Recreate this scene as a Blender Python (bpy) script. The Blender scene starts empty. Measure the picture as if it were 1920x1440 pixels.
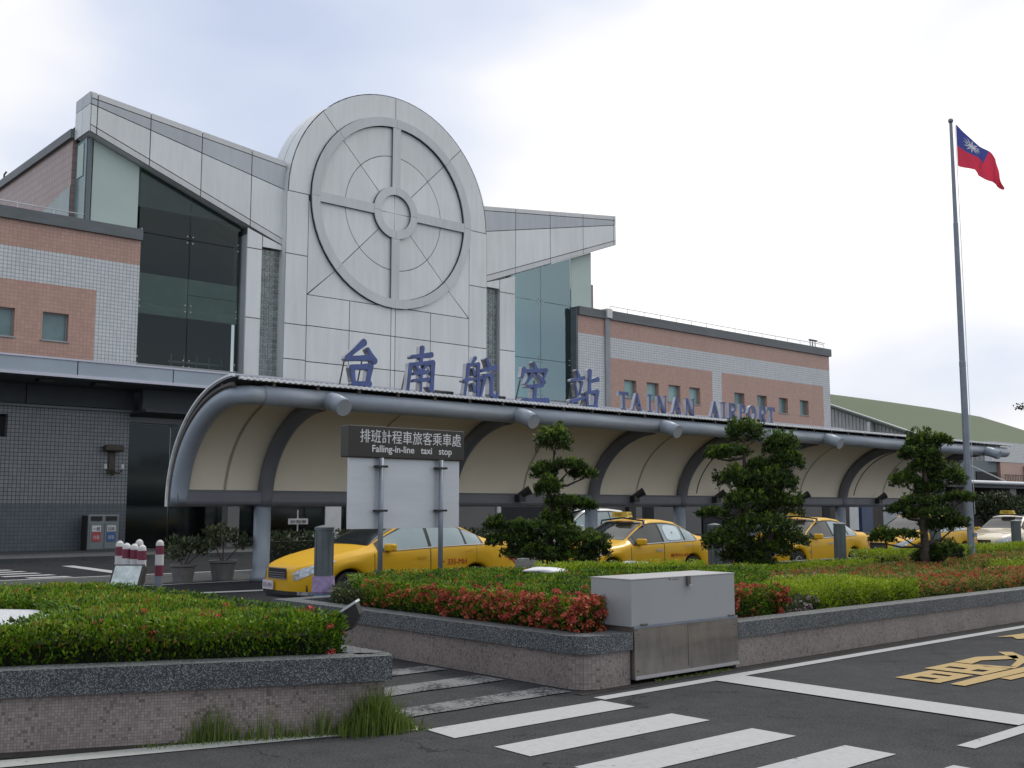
import bpy, math, random
import numpy as np
from mathutils import Vector, Matrix
R = math.radians
rng = random.Random(7)
nrg = np.random.default_rng(11)
S = bpy.context.scene
COL = S.collection

# ------------------------------------------------------------------ camera, sky, sun, exposure
YAW, PITCH, HCAM = R(41.69), R(6.58), 1.66
cam = bpy.data.objects.new('camera', bpy.data.cameras.new('camera'))
COL.objects.link(cam)
cam.location = (0, 0, HCAM)
cam.rotation_euler = (math.pi / 2 + PITCH, 0, -YAW)
cam.data.sensor_width = 36
cam.data.lens = 36 * 2014 / 1920
cam.data.clip_start = 0.05
cam.data.clip_end = 3000
S.camera = cam
VR = Vector((math.cos(YAW), -math.sin(YAW), 0))      # horizontal right of the view
VF = Vector((math.sin(YAW), math.cos(YAW), 0))

SUN_EL, SUN_AZ = R(54), R(84)     # azimuth measured from +Y towards +X
sdir = Vector((math.sin(SUN_AZ) * math.cos(SUN_EL), math.cos(SUN_AZ) * math.cos(SUN_EL), math.sin(SUN_EL)))
W = bpy.data.worlds.new('World'); S.world = W; W.use_nodes = True
nt = W.node_tree; nt.nodes.clear()
def N(t, typ, **k):
    n = t.nodes.new(typ)
    for a, b in k.items():
        setattr(n, a, b)
    return n
out = N(nt, 'ShaderNodeOutputWorld'); bg = N(nt, 'ShaderNodeBackground'); bg.inputs[1].default_value = 0.11
sky = N(nt, 'ShaderNodeTexSky', sky_type='NISHITA', sun_disc=False, sun_elevation=SUN_EL, sun_rotation=SUN_AZ)
sky.air_density = 1.2; sky.dust_density = 2.5
tc = N(nt, 'ShaderNodeTexCoord')
def vmath(t, op, a=None, b=None):
    n = N(t, 'ShaderNodeVectorMath', operation=op)
    for i, v in enumerate((a, b)):
        if v is None: continue
        if hasattr(v, 'links'): t.links.new(v, n.inputs[i])
        else: n.inputs[i].default_value = v
    return n
def smath(t, op, a=None, b=None, c=None, clamp=False):
    n = N(t, 'ShaderNodeMath', operation=op, use_clamp=clamp)
    for i, v in enumerate((a, b, c)):
        if v is None: continue
        if hasattr(v, 'links'): t.links.new(v, n.inputs[i])
        else: n.inputs[i].default_value = v
    return n.outputs[0]
def mixc(t, fac, a, b, blend='MIX'):
    n = N(t, 'ShaderNodeMix', data_type='RGBA', blend_type=blend)
    for i, v in ((0, fac), (6, a), (7, b)):
        if hasattr(v, 'links'): t.links.new(v, n.inputs[i])
        else: n.inputs[i].default_value = v
    return n.outputs[2]
def ramp(t, fac, stops):
    n = N(t, 'ShaderNodeValToRGB'); t.links.new(fac, n.inputs[0])
    e = n.color_ramp.elements
    while len(e) < len(stops): e.new(0.5)
    for el, (p, c) in zip(e, stops):
        el.position = p; el.color = (*c, 1) if len(c) == 3 else c
    return n.outputs[0]
dirv = tc.outputs['Generated']
# an overcast deck: bright veil thinner and whiter round the hidden sun, soft grey-blue patches
mp = N(nt, 'ShaderNodeMapping'); nt.links.new(dirv, mp.inputs[0]); mp.inputs['Scale'].default_value = (1.0, 1.0, 2.1)
mp.inputs['Location'].default_value = (-2.66, 4.96, -0.3)
n1 = N(nt, 'ShaderNodeTexNoise'); nt.links.new(mp.outputs[0], n1.inputs[0]); n1.inputs['Scale'].default_value = 2.2
n1.inputs['Detail'].default_value = 4; n1.inputs['Roughness'].default_value = 0.42
dot = vmath(nt, 'DOT_PRODUCT', dirv, tuple(sdir)).outputs['Value']
glow = smath(nt, 'POWER', smath(nt, 'MAXIMUM', dot, 0.0), 3.0)
cl = smath(nt, 'ADD', smath(nt, 'MULTIPLY', n1.outputs[0], 1.0), smath(nt, 'MULTIPLY', glow, 0.40))
cloudc = ramp(nt, cl, [(0.37, (5.1, 5.8, 7.4)), (0.50, (6.6, 7.1, 8.3)), (0.60, (8.8, 8.8, 9.0)), (0.74, (11.2, 10.9, 10.6))])
skyc = mixc(nt, 0.90, sky.outputs[0], cloudc)
nt.links.new(skyc, bg.inputs[0]); nt.links.new(bg.outputs[0], out.inputs[0])

sl = bpy.data.lights.new('sun', 'SUN'); so = bpy.data.objects.new('sun', sl); COL.objects.link(so)
sl.energy = 1.3; sl.angle = R(12); sl.color = (1.0, 0.96, 0.9)
so.rotation_euler = (-sdir).to_track_quat('-Z', 'Y').to_euler()
so.location = (0, 0, 60)
S.view_settings.view_transform = 'Standard'; S.view_settings.look = 'None'
S.view_settings.exposure = 0.08; S.view_settings.gamma = 1.0
S.view_settings.use_curve_mapping = False

# ------------------------------------------------------------------ materials
MATS = {}
def newmat(name):
    m = bpy.data.materials.new(name); m.use_nodes = True
    t = m.node_tree; b = t.nodes['Principled BSDF']; MATS[name] = m
    return m, t, b
def pos_of(t, obj):
    if obj:
        return N(t, 'ShaderNodeTexCoord').outputs['Object']
    return N(t, 'ShaderNodeNewGeometry').outputs['Position']
def noise(t, vec, scale, detail=4, rough=0.55, stretch=None):
    if stretch:
        m = N(t, 'ShaderNodeMapping'); t.links.new(vec, m.inputs[0]); m.inputs['Scale'].default_value = stretch; vec = m.outputs[0]
    n = N(t, 'ShaderNodeTexNoise'); t.links.new(vec, n.inputs[0]); n.inputs['Scale'].default_value = scale
    n.inputs['Detail'].default_value = detail; n.inputs['Roughness'].default_value = rough
    return n.outputs[0]
def bump(t, b, h, strength=0.2, dist=0.02):
    n = N(t, 'ShaderNodeBump'); n.inputs['Strength'].default_value = strength; n.inputs['Distance'].default_value = dist
    t.links.new(h, n.inputs['Height']); t.links.new(n.outputs[0], b.inputs['Normal'])
def mat(name, col, rough=0.6, metal=0.0, var=0.12, scale=1.5, obj=False, stretch=None, spec=0.5, coat=0.0, bmp=0.0, bscale=40):
    m, t, b = newmat(name)
    p = pos_of(t, obj)
    if var > 0:
        f = noise(t, p, scale, 5, 0.6, stretch)
        lo = tuple(max(0, c * (1 - var)) for c in col); hi = tuple(min(1, c * (1 + var)) for c in col)
        c = ramp(t, f, [(0.3, lo), (0.7, hi)]); t.links.new(c, b.inputs['Base Color'])
    else:
        b.inputs['Base Color'].default_value = (*col, 1)
    b.inputs['Roughness'].default_value = rough; b.inputs['Metallic'].default_value = metal
    b.inputs['Specular IOR Level'].default_value = spec
    if coat: b.inputs['Coat Weight'].default_value = coat; b.inputs['Coat Roughness'].default_value = 0.05
    if bmp: bump(t, b, noise(t, p, bscale, 3), bmp, 0.01)
    return m
def tile_mat(name, ca, cb, mortar, size, axes='xz', msize=0.07, rough=0.35, var=0.12):
    m, t, b = newmat(name)
    sx = N(t, 'ShaderNodeSeparateXYZ'); t.links.new(pos_of(t, False), sx.inputs[0])
    cx = N(t, 'ShaderNodeCombineXYZ')
    for i, a in enumerate(axes): t.links.new(sx.outputs['xyz'.index(a)], cx.inputs[i])
    br = N(t, 'ShaderNodeTexBrick'); br.offset = 0.0; br.squash = 1.0
    t.links.new(cx.outputs[0], br.inputs['Vector'])
    br.inputs['Scale'].default_value = 1.0; br.inputs['Brick Width'].default_value = size; br.inputs['Row Height'].default_value = size
    br.inputs['Mortar Size'].default_value = size * msize; br.inputs['Mortar Smooth'].default_value = 0.2
    br.inputs['Bias'].default_value = 0.0
    br.inputs['Color1'].default_value = (*ca, 1); br.inputs['Color2'].default_value = (*cb, 1); br.inputs['Mortar'].default_value = (*mortar, 1)
    st = noise(t, pos_of(t, False), 0.9, 6, 0.65, (1, 1, 0.25))
    c = mixc(t, 1.0, br.outputs[0], ramp(t, st, [(0.25, (1 - var,) * 3), (0.75, (1 + 0.0 * var,) * 3)]), 'MULTIPLY')
    t.links.new(c, b.inputs['Base Color']); b.inputs['Roughness'].default_value = rough
    inv = smath(t, 'SUBTRACT', 1.0, br.outputs[1]); bump(t, b, inv, 0.35, 0.006)
    return m
def panel_mat(name, col):
    # aluminium cladding: faint vertical rain streaks and per-panel tone
    m, t, b = newmat(name)
    p = pos_of(t, False)
    st = noise(t, p, 2.2, 4, 0.6, (1.6, 1.6, 0.16)); bl = noise(t, p, 0.35, 4, 0.5)
    oi = N(t, 'ShaderNodeObjectInfo')
    st2 = noise(t, p, 7.0, 5, 0.7, (1.4, 1.4, 0.10))
    v = smath(t, 'ADD', smath(t, 'ADD', smath(t, 'MULTIPLY', st, 0.24), smath(t, 'MULTIPLY', st2, 0.14)), smath(t, 'ADD', smath(t, 'MULTIPLY', bl, 0.20), smath(t, 'MULTIPLY', oi.outputs['Random'], 0.08)))
    k = smath(t, 'ADD', v, 0.63)
    cc = N(t, 'ShaderNodeCombineXYZ')
    for i in range(3): t.links.new(smath(t, 'MULTIPLY', k, col[i]), cc.inputs[i])
    t.links.new(cc.outputs[0], b.inputs['Base Color'])
    b.inputs['Roughness'].default_value = 0.42; b.inputs['Metallic'].default_value = 0.15
    return m
M_PANEL = panel_mat('cladding_panel', (0.74, 0.765, 0.745))
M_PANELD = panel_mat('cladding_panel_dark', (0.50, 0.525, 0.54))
M_TRIMP = panel_mat('cladding_trim', (0.66, 0.67, 0.655))
M_JOINT_SHADE = mat('joint_and_side_shade', (0.06, 0.07, 0.075), 0.8, 0, 0.1)  # dark joints; also painted as shade on ring, hub and spoke sides
M_PROUD = panel_mat('cladding_ring', (0.60, 0.62, 0.62))
M_TILEW = tile_mat('tile_white', (0.68, 0.71, 0.70), (0.61, 0.64, 0.64), (0.27, 0.29, 0.30), 0.139, 'xz', 0.075)
M_TILEP = tile_mat('tile_pink', (0.55, 0.335, 0.255), (0.48, 0.29, 0.225), (0.36, 0.23, 0.185), 0.139, 'xz', 0.06)
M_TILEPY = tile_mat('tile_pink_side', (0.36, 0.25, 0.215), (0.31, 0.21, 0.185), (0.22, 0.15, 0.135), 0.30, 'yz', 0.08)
M_TILEG = tile_mat('tile_grey', (0.12, 0.14, 0.155), (0.10, 0.12, 0.135), (0.055, 0.065, 0.07), 0.139, 'xz', 0.07)
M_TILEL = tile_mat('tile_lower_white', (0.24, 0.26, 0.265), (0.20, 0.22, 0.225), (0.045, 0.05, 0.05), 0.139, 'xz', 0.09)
M_CORN = mat('cornice_metal', (0.13, 0.145, 0.15), 0.5, 0.2, 0.15, 0.8, stretch=(1, 1, 3))
M_LEDGE = mat('ledge_metal', (0.36, 0.42, 0.47), 0.45, 0.2, 0.08, 0.6)
M_LEDGEH = mat('ledge_edge', (0.55, 0.56, 0.62), 0.4, 0.3, 0.05)
M_SOFFIT = mat('soffit_dark', (0.06, 0.07, 0.075), 0.7, 0, 0.1)
M_WSOFF = mat('wing_soffit', (0.55, 0.56, 0.55), 0.6)
M_DARK = mat('interior_dark', (0.018, 0.02, 0.022), 0.8, 0, 0.2)
M_INTF = mat('interior_green', (0.50, 0.58, 0.52), 0.7, 0, 0.12)
M_FROST = mat('frosted_screen', (0.50, 0.60, 0.55), 0.6, 0, 0.05, 0.4)
M_FRAME = mat('window_frame', (0.30, 0.32, 0.32), 0.4, 0.4, 0.05)
M_WIN = mat('window_glass', (0.14, 0.23, 0.225), 0.08, 0, 0.25, 0.8, spec=0.6)
M_WINR = mat('window_glass_pale', (0.27, 0.43, 0.41), 0.12, 0, 0.2, 0.5, spec=0.6)
M_PIPE = mat('canopy_tube', (0.30, 0.345, 0.39), 0.42, 0.1, 0.10, 1.2, spec=0.4)
M_RIB = mat('canopy_rib', (0.15, 0.16, 0.175), 0.5, 0.1, 0.1)
M_MEMB = mat('canopy_lining', (0.80, 0.74, 0.58), 0.75, 0, 0.05, 0.5)
M_SEAM = mat('canopy_seam', (0.40, 0.36, 0.27), 0.8, 0, 0.1)
M_SHEET = mat('canopy_sheet', (0.30, 0.33, 0.36), 0.4, 0.4, 0.1)
M_EDGE = mat('canopy_edge', (0.75, 0.77, 0.77), 0.4, 0.3, 0.15, 6)
M_STRUT = mat('canopy_strut', (0.10, 0.09, 0.08), 0.7)
M_BLUE = mat('sign_blue', (0.060, 0.095, 0.27), 0.35, 0.1, 0.3, 3, coat=0.2)
M_CHROME = mat('sign_steel', (0.42, 0.42, 0.43), 0.28, 0.8, 0.15, 5)
M_BLACK = mat('black_metal', (0.02, 0.02, 0.02), 0.5, 0, 0.1)
M_SIGNB = mat('sign_board_brown', (0.030, 0.027, 0.022), 0.45, 0, 0.15)
M_WHITE = mat('white_lettering', (0.72, 0.72, 0.72), 0.6, 0, 0)
M_ALU = mat('brushed_aluminium', (0.60, 0.62, 0.65), 0.45, 0.35, 0.06, 1.0, stretch=(1, 1, 6))
M_GALV = mat('galvanised_pole', (0.22, 0.25, 0.29), 0.45, 0.4, 0.12, 4)
M_BOXU = mat('cabinet_grey', (0.36, 0.375, 0.375), 0.42, 0.25, 0.05, 1.5)
M_SOIL = mat('soil', (0.045, 0.035, 0.025), 0.95, 0, 0.3, 8, bmp=0.5, bscale=25)
M_WPAINT = None
M_DIRT = mat('road_dirt', (0.028, 0.025, 0.02), 0.95, 0, 0.4, 6, bmp=0.5, bscale=40)
def cabinet_low():
    m, t, b = newmat('cabinet_steel')
    p = pos_of(t, False); f = noise(t, p, 1.2, 5, 0.6, (0.5, 1, 3)); f2 = noise(t, p, 9, 4, 0.6, (1, 1, 0.3))
    c = ramp(t, f, [(0.3, (0.20, 0.19, 0.175)), (0.55, (0.30, 0.28, 0.25)), (0.75, (0.37, 0.32, 0.25))])
    c = mixc(t, 1.0, c, ramp(t, f2, [(0.3, (0.75,) * 3), (0.6, (1,) * 3)]), 'MULTIPLY')
    t.links.new(c, b.inputs['Base Color']); b.inputs['Metallic'].default_value = 0.7; b.inputs['Roughness'].default_value = 0.33
    return m
M_BOXL = cabinet_low()
def asphalt(name, base, worn):
    m, t, b = newmat(name)
    p = pos_of(t, False)
    big = noise(t, p, 0.35, 5, 0.6); fine = noise(t, p, 55, 5, 0.85); mid = noise(t, p, 5, 5, 0.6)
    c = ramp(t, big, [(0.3, base), (0.7, worn)])
    c = mixc(t, 1.0, c, ramp(t, fine, [(0.30, (0.40,) * 3), (0.5, (0.98,) * 3), (0.68, (2.0,) * 3)]), 'MULTIPLY')
    c = mixc(t, 1.0, c, ramp(t, mid, [(0.3, (0.85,) * 3), (0.7, (1.12,) * 3)]), 'MULTIPLY')
    v = N(t, 'ShaderNodeTexVoronoi'); t.links.new(p, v.inputs[0]); v.inputs['Scale'].default_value = 14
    ve = N(t, 'ShaderNodeTexVoronoi', feature='DISTANCE_TO_EDGE'); ve.inputs['Scale'].default_value = 0.45
    wob = noise(t, p, 1.6, 4, 0.6); wv = N(t, 'ShaderNodeVectorMath', operation='SCALE'); cmb = N(t, 'ShaderNodeCombineXYZ')
    t.links.new(wob, cmb.inputs[0]); t.links.new(mid, cmb.inputs[1]); t.links.new(cmb.outputs[0], wv.inputs[0]); wv.inputs['Scale'].default_value = 0.9
    va = vmath(t, 'ADD', p, wv.outputs[0]); t.links.new(va.outputs[0], ve.inputs[0])
    crk = smath(t, 'LESS_THAN', ve.outputs['Distance'], smath(t, 'MULTIPLY', smath(t, 'SUBTRACT', wob, 0.46), 0.035))
    c = mixc(t, smath(t, 'MULTIPLY', crk, 0.6), c, (0.012, 0.012, 0.012, 1))
    st = noise(t, p, 0.9, 5, 0.7); c = mixc(t, 1.0, c, ramp(t, st, [(0.32, (0.72,) * 3), (0.44, (1,) * 3), (0.60, (1,) * 3), (0.75, (1.22,) * 3)]), 'MULTIPLY')
    spk = smath(t, 'LESS_THAN', v.outputs['Distance'], 0.075)
    c = mixc(t, smath(t, 'MULTIPLY', spk, 0.30), c, (0.16, 0.16, 0.155, 1))
    t.links.new(c, b.inputs['Base Color']); b.inputs['Roughness'].default_value = 0.95; b.inputs['Specular IOR Level'].default_value = 0.12
    bump(t, b, fine, 0.5, 0.006)
    return m
M_ASPH = asphalt('asphalt', (0.041, 0.042, 0.044), (0.060, 0.062, 0.064))
M_ASPH2 = asphalt('asphalt_dark', (0.022, 0.023, 0.026), (0.032, 0.033, 0.036))
M_PAVE = asphalt('pavement_grey', (0.06, 0.065, 0.065), (0.09, 0.095, 0.095))
def paint(name, col, wear, wscale=18, big=2.0):
    m, t, b = newmat(name)
    p = pos_of(t, False)
    w = noise(t, p, wscale, 6, 0.75); g = noise(t, p, big, 4, 0.6); fine = noise(t, p, 90, 3, 0.7)
    f = smath(t, 'ADD', smath(t, 'MULTIPLY', w, 0.6), smath(t, 'MULTIPLY', g, 0.4))
    a = ramp(t, f, [(wear, (1, 1, 1)), (wear + 0.06, (0, 0, 0))])
    cp = mixc(t, 1.0, (*col, 1), ramp(t, w, [(0.2, (0.82,) * 3), (0.7, (1.04,) * 3)]), 'MULTIPLY')
    asp = ramp(t, fine, [(0.25, (0.02, 0.021, 0.022)), (0.72, (0.055, 0.057, 0.06))])
    c = mixc(t, a, cp, asp)
    t.links.new(c, b.inputs['Base Color']); b.inputs['Roughness'].default_value = 0.9; b.inputs['Specular IOR Level'].default_value = 0.15
    bump(t, b, fine, 0.3, 0.004)
    return m
M_PW = paint('road_paint_white', (0.42, 0.43, 0.43), 0.33)
M_PWF = paint('road_paint_faded', (0.20, 0.21, 0.21), 0.45, 30)
M_PWM = paint('road_paint_edge', (0.38, 0.40, 0.38), 0.36)
M_PY = paint('road_paint_yellow', (0.42, 0.31, 0.15), 0.30)
def pebble(name, scale=140, cols=((0.035, 0.04, 0.045), (0.10, 0.115, 0.125), (0.33, 0.36, 0.36))):
    m, t, b = newmat(name)
    p = pos_of(t, False)
    v = N(t, 'ShaderNodeTexVoronoi'); t.links.new(p, v.inputs[0]); v.inputs['Scale'].default_value = scale
    sv = N(t, 'ShaderNodeSeparateXYZ'); t.links.new(v.outputs['Color'], sv.inputs[0])
    c = ramp(t, sv.outputs[0], [(0.0, cols[0]), (0.5, cols[1]), (0.62, cols[1]), (0.80, cols[2])])
    d = ramp(t, v.outputs['Distance'], [(0.25, (1,) * 3), (0.65, (0.45,) * 3)])
    c = mixc(t, 1.0, c, d, 'MULTIPLY')
    st = noise(t, p, 1.2, 5, 0.6); c = mixc(t, 1.0, c, ramp(t, st, [(0.3, (0.75,) * 3), (0.7, (1.1,) * 3)]), 'MULTIPLY')
    t.links.new(c, b.inputs['Base Color']); b.inputs['Roughness'].default_value = 0.6
    bump(t, b, smath(t, 'SUBTRACT', 1.0, v.outputs['Distance']), 0.6, 0.006)
    return m
M_CAP = pebble('pebble_wash')
def mosaic(name, rot=0.0):
    m, t, b = newmat(name)
    p = pos_of(t, False)
    mpn = N(t, 'ShaderNodeMapping'); t.links.new(p, mpn.inputs[0]); mpn.inputs['Rotation'].default_value = (0, 0, rot)
    sx = N(t, 'ShaderNodeSeparateXYZ'); t.links.new(mpn.outputs[0], sx.inputs[0])
    cx = N(t, 'ShaderNodeCombineXYZ')
    s = smath(t, 'ADD', sx.outputs[0], sx.outputs[1]); t.links.new(s, cx.inputs[0]); t.links.new(sx.outputs[2], cx.inputs[1])
    br = N(t, 'ShaderNodeTexBrick'); br.offset = 0.0; t.links.new(cx.outputs[0], br.inputs['Vector'])
    br.inputs['Scale'].default_value = 1.0; br.inputs['Brick Width'].default_value = 0.021; br.inputs['Row Height'].default_value = 0.021
    br.inputs['Mortar Size'].default_value = 0.0014; br.inputs['Mortar'].default_value = (0.16, 0.14, 0.13, 1)
    # tone of each tile by white noise of its cell
    sn = vmath(t, 'SCALE', cx.outputs[0]); sn.inputs['Scale'].default_value = 1 / 0.021
    fl = vmath(t, 'FLOOR', sn.outputs[0]); wn = N(t, 'ShaderNodeTexWhiteNoise', noise_dimensions='2D'); t.links.new(fl.outputs[0], wn.inputs[0])
    patch = noise(t, p, 6, 4, 0.6)
    v = smath(t, 'ADD', smath(t, 'MULTIPLY', wn.outputs['Value'], 0.7), smath(t, 'MULTIPLY', patch, 0.6))
    c = ramp(t, v, [(0.28, (0.13, 0.115, 0.105)), (0.38, (0.24, 0.20, 0.18)), (0.75, (0.31, 0.26, 0.235)), (0.98, (0.34, 0.295, 0.27))])
    c = mixc(t, br.outputs[1], c, (0.16, 0.14, 0.13, 1))
    g = noise(t, p, 1.0, 5, 0.6, (1, 1, 0.4)); c = mixc(t, 1.0, c, ramp(t, g, [(0.25, (0.72,) * 3), (0.7, (1.05,) * 3)]), 'MULTIPLY')
    t.links.new(c, b.inputs['Base Color']); b.inputs['Roughness'].default_value = 0.55
    return m
M_MOS = mosaic('mosaic_tiles'); M_MOSL = mosaic('mosaic_tiles_left', R(25))
def leafmat(name, stops, rough=0.5, trans=0.25):
    m, t, b = newmat(name)
    a = N(t, 'ShaderNodeAttribute', attribute_name='tint')
    c = ramp(t, a.outputs['Fac'], stops)
    t.links.new(c, b.inputs['Base Color']); b.inputs['Roughness'].default_value = rough
    b.inputs['Specular IOR Level'].default_value = 0.35
    tr = N(t, 'ShaderNodeBsdfTranslucent'); t.links.new(c, tr.inputs[0])
    mx = N(t, 'ShaderNodeMixShader'); mx.inputs[0].default_value = trans
    o = t.nodes['Material Output']; t.links.new(b.outputs[0], mx.inputs[1]); t.links.new(tr.outputs[0], mx.inputs[2]); t.links.new(mx.outputs[0], o.inputs[0])
    return m
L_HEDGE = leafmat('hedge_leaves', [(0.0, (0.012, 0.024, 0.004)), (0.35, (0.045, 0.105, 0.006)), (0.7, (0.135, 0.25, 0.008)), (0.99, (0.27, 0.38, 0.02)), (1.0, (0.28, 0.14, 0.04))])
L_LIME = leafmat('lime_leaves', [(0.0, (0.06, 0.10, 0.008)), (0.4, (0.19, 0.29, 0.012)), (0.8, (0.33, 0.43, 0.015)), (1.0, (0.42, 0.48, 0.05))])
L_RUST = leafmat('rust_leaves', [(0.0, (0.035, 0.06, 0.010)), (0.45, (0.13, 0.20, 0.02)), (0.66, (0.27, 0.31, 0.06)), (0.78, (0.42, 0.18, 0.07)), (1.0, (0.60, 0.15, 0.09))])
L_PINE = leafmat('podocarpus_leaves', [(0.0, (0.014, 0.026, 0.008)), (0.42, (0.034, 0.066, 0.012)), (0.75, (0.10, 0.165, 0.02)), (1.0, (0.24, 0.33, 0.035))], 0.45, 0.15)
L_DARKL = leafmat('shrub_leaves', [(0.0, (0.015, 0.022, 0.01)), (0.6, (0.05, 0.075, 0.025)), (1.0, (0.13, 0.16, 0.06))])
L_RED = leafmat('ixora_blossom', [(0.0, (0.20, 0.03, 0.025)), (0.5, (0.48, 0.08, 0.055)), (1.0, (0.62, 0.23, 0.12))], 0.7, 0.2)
L_ORANGE = leafmat('ixora_orange_blossom', [(0.0, (0.35, 0.06, 0.03)), (1.0, (0.58, 0.17, 0.07))], 0.7, 0.2)
L_WHITEF = leafmat('pale_blossom', [(0.0, (0.25, 0.18, 0.17)), (1.0, (0.55, 0.47, 0.46))], 0.7, 0.2)
L_GRASS = leafmat('grass_blades', [(0.0, (0.05, 0.08, 0.015)), (0.6, (0.13, 0.20, 0.03)), (1.0, (0.24, 0.27, 0.08))], 0.6, 0.3)
M_HCORE = mat('hedge_inside', (0.012, 0.014, 0.006), 0.95, 0, 0.3, 12)
M_BARK = mat('bark', (0.07, 0.055, 0.045), 0.9, 0, 0.35, 20, obj=True, bmp=0.6, bscale=40)
M_CARY = mat('taxi_yellow_paint', (0.66, 0.375, 0.006), 0.5, 0, 0.04, 1.5, obj=True, coat=0.22, spec=0.3)
M_CARW = mat('white_car_paint', (0.62, 0.63, 0.62), 0.3, 0, 0.03, 1.5, obj=True, coat=0.8)
M_CARGL = mat('car_glass', (0.02, 0.026, 0.028), 0.06, 0, 0.1, obj=True, spec=0.7)
M_CARGS = mat('car_glass_side', (0.22, 0.30, 0.32), 0.10, 0, 0.1, obj=True, spec=0.8)
M_CARBK = mat('car_black_trim', (0.012, 0.012, 0.012), 0.6, 0, 0)
M_TYRE = mat('tyre_rubber', (0.018, 0.018, 0.018), 0.85, 0, 0)
M_RIM = mat('wheel_rim', (0.35, 0.36, 0.37), 0.35, 0.8, 0)
M_LAMPG = mat('headlamp_glass', (0.42, 0.45, 0.48), 0.12, 0.4, 0.55, 14, obj=True)
M_TAIL = mat('tail_lamp', (0.30, 0.02, 0.02), 0.2, 0, 0.1)
M_PLATE = mat('number_plate', (0.62, 0.58, 0.62), 0.5, 0, 0.05)
M_PLTXT = mat('plate_print', (0.12, 0.03, 0.08), 0.6, 0, 0)
M_REDTXT = mat('red_print', (0.42, 0.03, 0.02), 0.6, 0, 0)
M_YSIGN = mat('taxi_roof_sign', (0.65, 0.45, 0.06), 0.4, 0, 0.05)
M_SHADE = mat('sun_shade', (0.55, 0.66, 0.68), 0.5, 0, 0.05)
M_BOLL = mat('bollard_grey', (0.105, 0.13, 0.135), 0.5, 0.2, 0.15, 6)
M_RED = mat('bollard_maroon', (0.16, 0.02, 0.045), 0.5, 0, 0.1)
M_OFFW = mat('off_white', (0.55, 0.56, 0.55), 0.6, 0, 0.08)
M_TERRA = mat('concrete_pot', (0.13, 0.125, 0.12), 0.85, 0, 0.2, 8)
M_BINB = mat('bin_body', (0.20, 0.215, 0.22), 0.45, 0.3, 0.08)
M_BINR = mat('bin_red_notice', (0.34, 0.06, 0.07), 0.6, 0, 0.2, 9)
M_BINBL = mat('bin_blue_notice', (0.05, 0.10, 0.26), 0.6, 0, 0.2, 9)
M_POSTER = mat('poster_pink', (0.33, 0.25, 0.42), 0.5, 0, 0.35, 9)
M_POSTERB = mat('poster_blue', (0.08, 0.20, 0.30), 0.5, 0, 0.3, 9)
M_GREENR = mat('green_metal_roof', (0.13, 0.155, 0.105), 0.9, 0, 0.06, 0.03, spec=0.1)
M_CORRU = mat('grey_corrugated_wall', (0.44, 0.45, 0.43), 0.6, 0.1, 0.12, 0.8)
M_GREYW = mat('grey_side_wall', (0.17, 0.20, 0.205), 0.7, 0, 0.06, 0.3)
M_BROWNW = mat('brown_side_wall', (0.055, 0.045, 0.04), 0.7, 0, 0.2, 0.8)
M_STONE = mat('white_pebbles', (0.50, 0.52, 0.54), 0.8, 0, 0.3, 30, bmp=0.8, bscale=35)
M_TARP = mat('white_sheet', (0.70, 0.71, 0.72), 0.5, 0, 0.06, 3)
def clothm(name, col):
    m, t, b = newmat(name); b.inputs['Base Color'].default_value = (*col, 1); b.inputs['Roughness'].default_value = 0.8
    tr = N(t, 'ShaderNodeBsdfTranslucent'); tr.inputs[0].default_value = (*col, 1); mx = N(t, 'ShaderNodeMixShader'); mx.inputs[0].default_value = 0.5
    t.links.new(b.outputs[0], mx.inputs[1]); t.links.new(tr.outputs[0], mx.inputs[2]); t.links.new(mx.outputs[0], t.nodes['Material Output'].inputs[0]); return m
M_FLR = clothm('flag_red', (0.66, 0.05, 0.10))
M_FLB = clothm('flag_blue', (0.07, 0.09, 0.33))
M_TEALS = mat('teal_side_glass', (0.14, 0.24, 0.24), 0.2, 0, 0.25, 0.7, spec=0.5)
M_BLOCK = mat('glass_block', (0.17, 0.20, 0.19), 0.12, 0.1, 0.5, 3.5, spec=0.8)
M_MORT = mat('block_mortar', (0.55, 0.58, 0.55), 0.7, 0, 0.05)
M_STEELL = mat('pale_steel', (0.55, 0.55, 0.56), 0.3, 0.6, 0)
M_BEIGE = mat('lower_wall_beige', (0.15, 0.145, 0.14), 0.7, 0, 0.12, 0.6)

def glass(name, tint, refl=0.10, gcol=(0.66, 0.86, 0.87)):
    m, t, b = newmat(name)
    t.nodes.remove(b)
    tr = N(t, 'ShaderNodeBsdfTransparent'); tr.inputs[0].default_value = (*tint, 1)
    gl = N(t, 'ShaderNodeBsdfGlossy'); gl.inputs['Roughness'].default_value = 0.07; gl.inputs[0].default_value = (*gcol, 1)
    fr = N(t, 'ShaderNodeFresnel'); fr.inputs[0].default_value = 1.5
    f = smath(t, 'ADD', smath(t, 'MULTIPLY', fr.outputs[0], 0.9), refl)
    mx = N(t, 'ShaderNodeMixShader'); t.links.new(f, mx.inputs[0])
    t.links.new(tr.outputs[0], mx.inputs[1]); t.links.new(gl.outputs[0], mx.inputs[2])
    t.links.new(mx.outputs[0], t.nodes['Material Output'].inputs[0])
    return m
G_DARK = glass('curtain_glass_dark', (0.68, 0.73, 0.71), 0.0, (0.62, 0.68, 0.68))
G_TEAL = glass('curtain_glass_teal', (0.88, 0.98, 0.97), 0.24)

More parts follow.
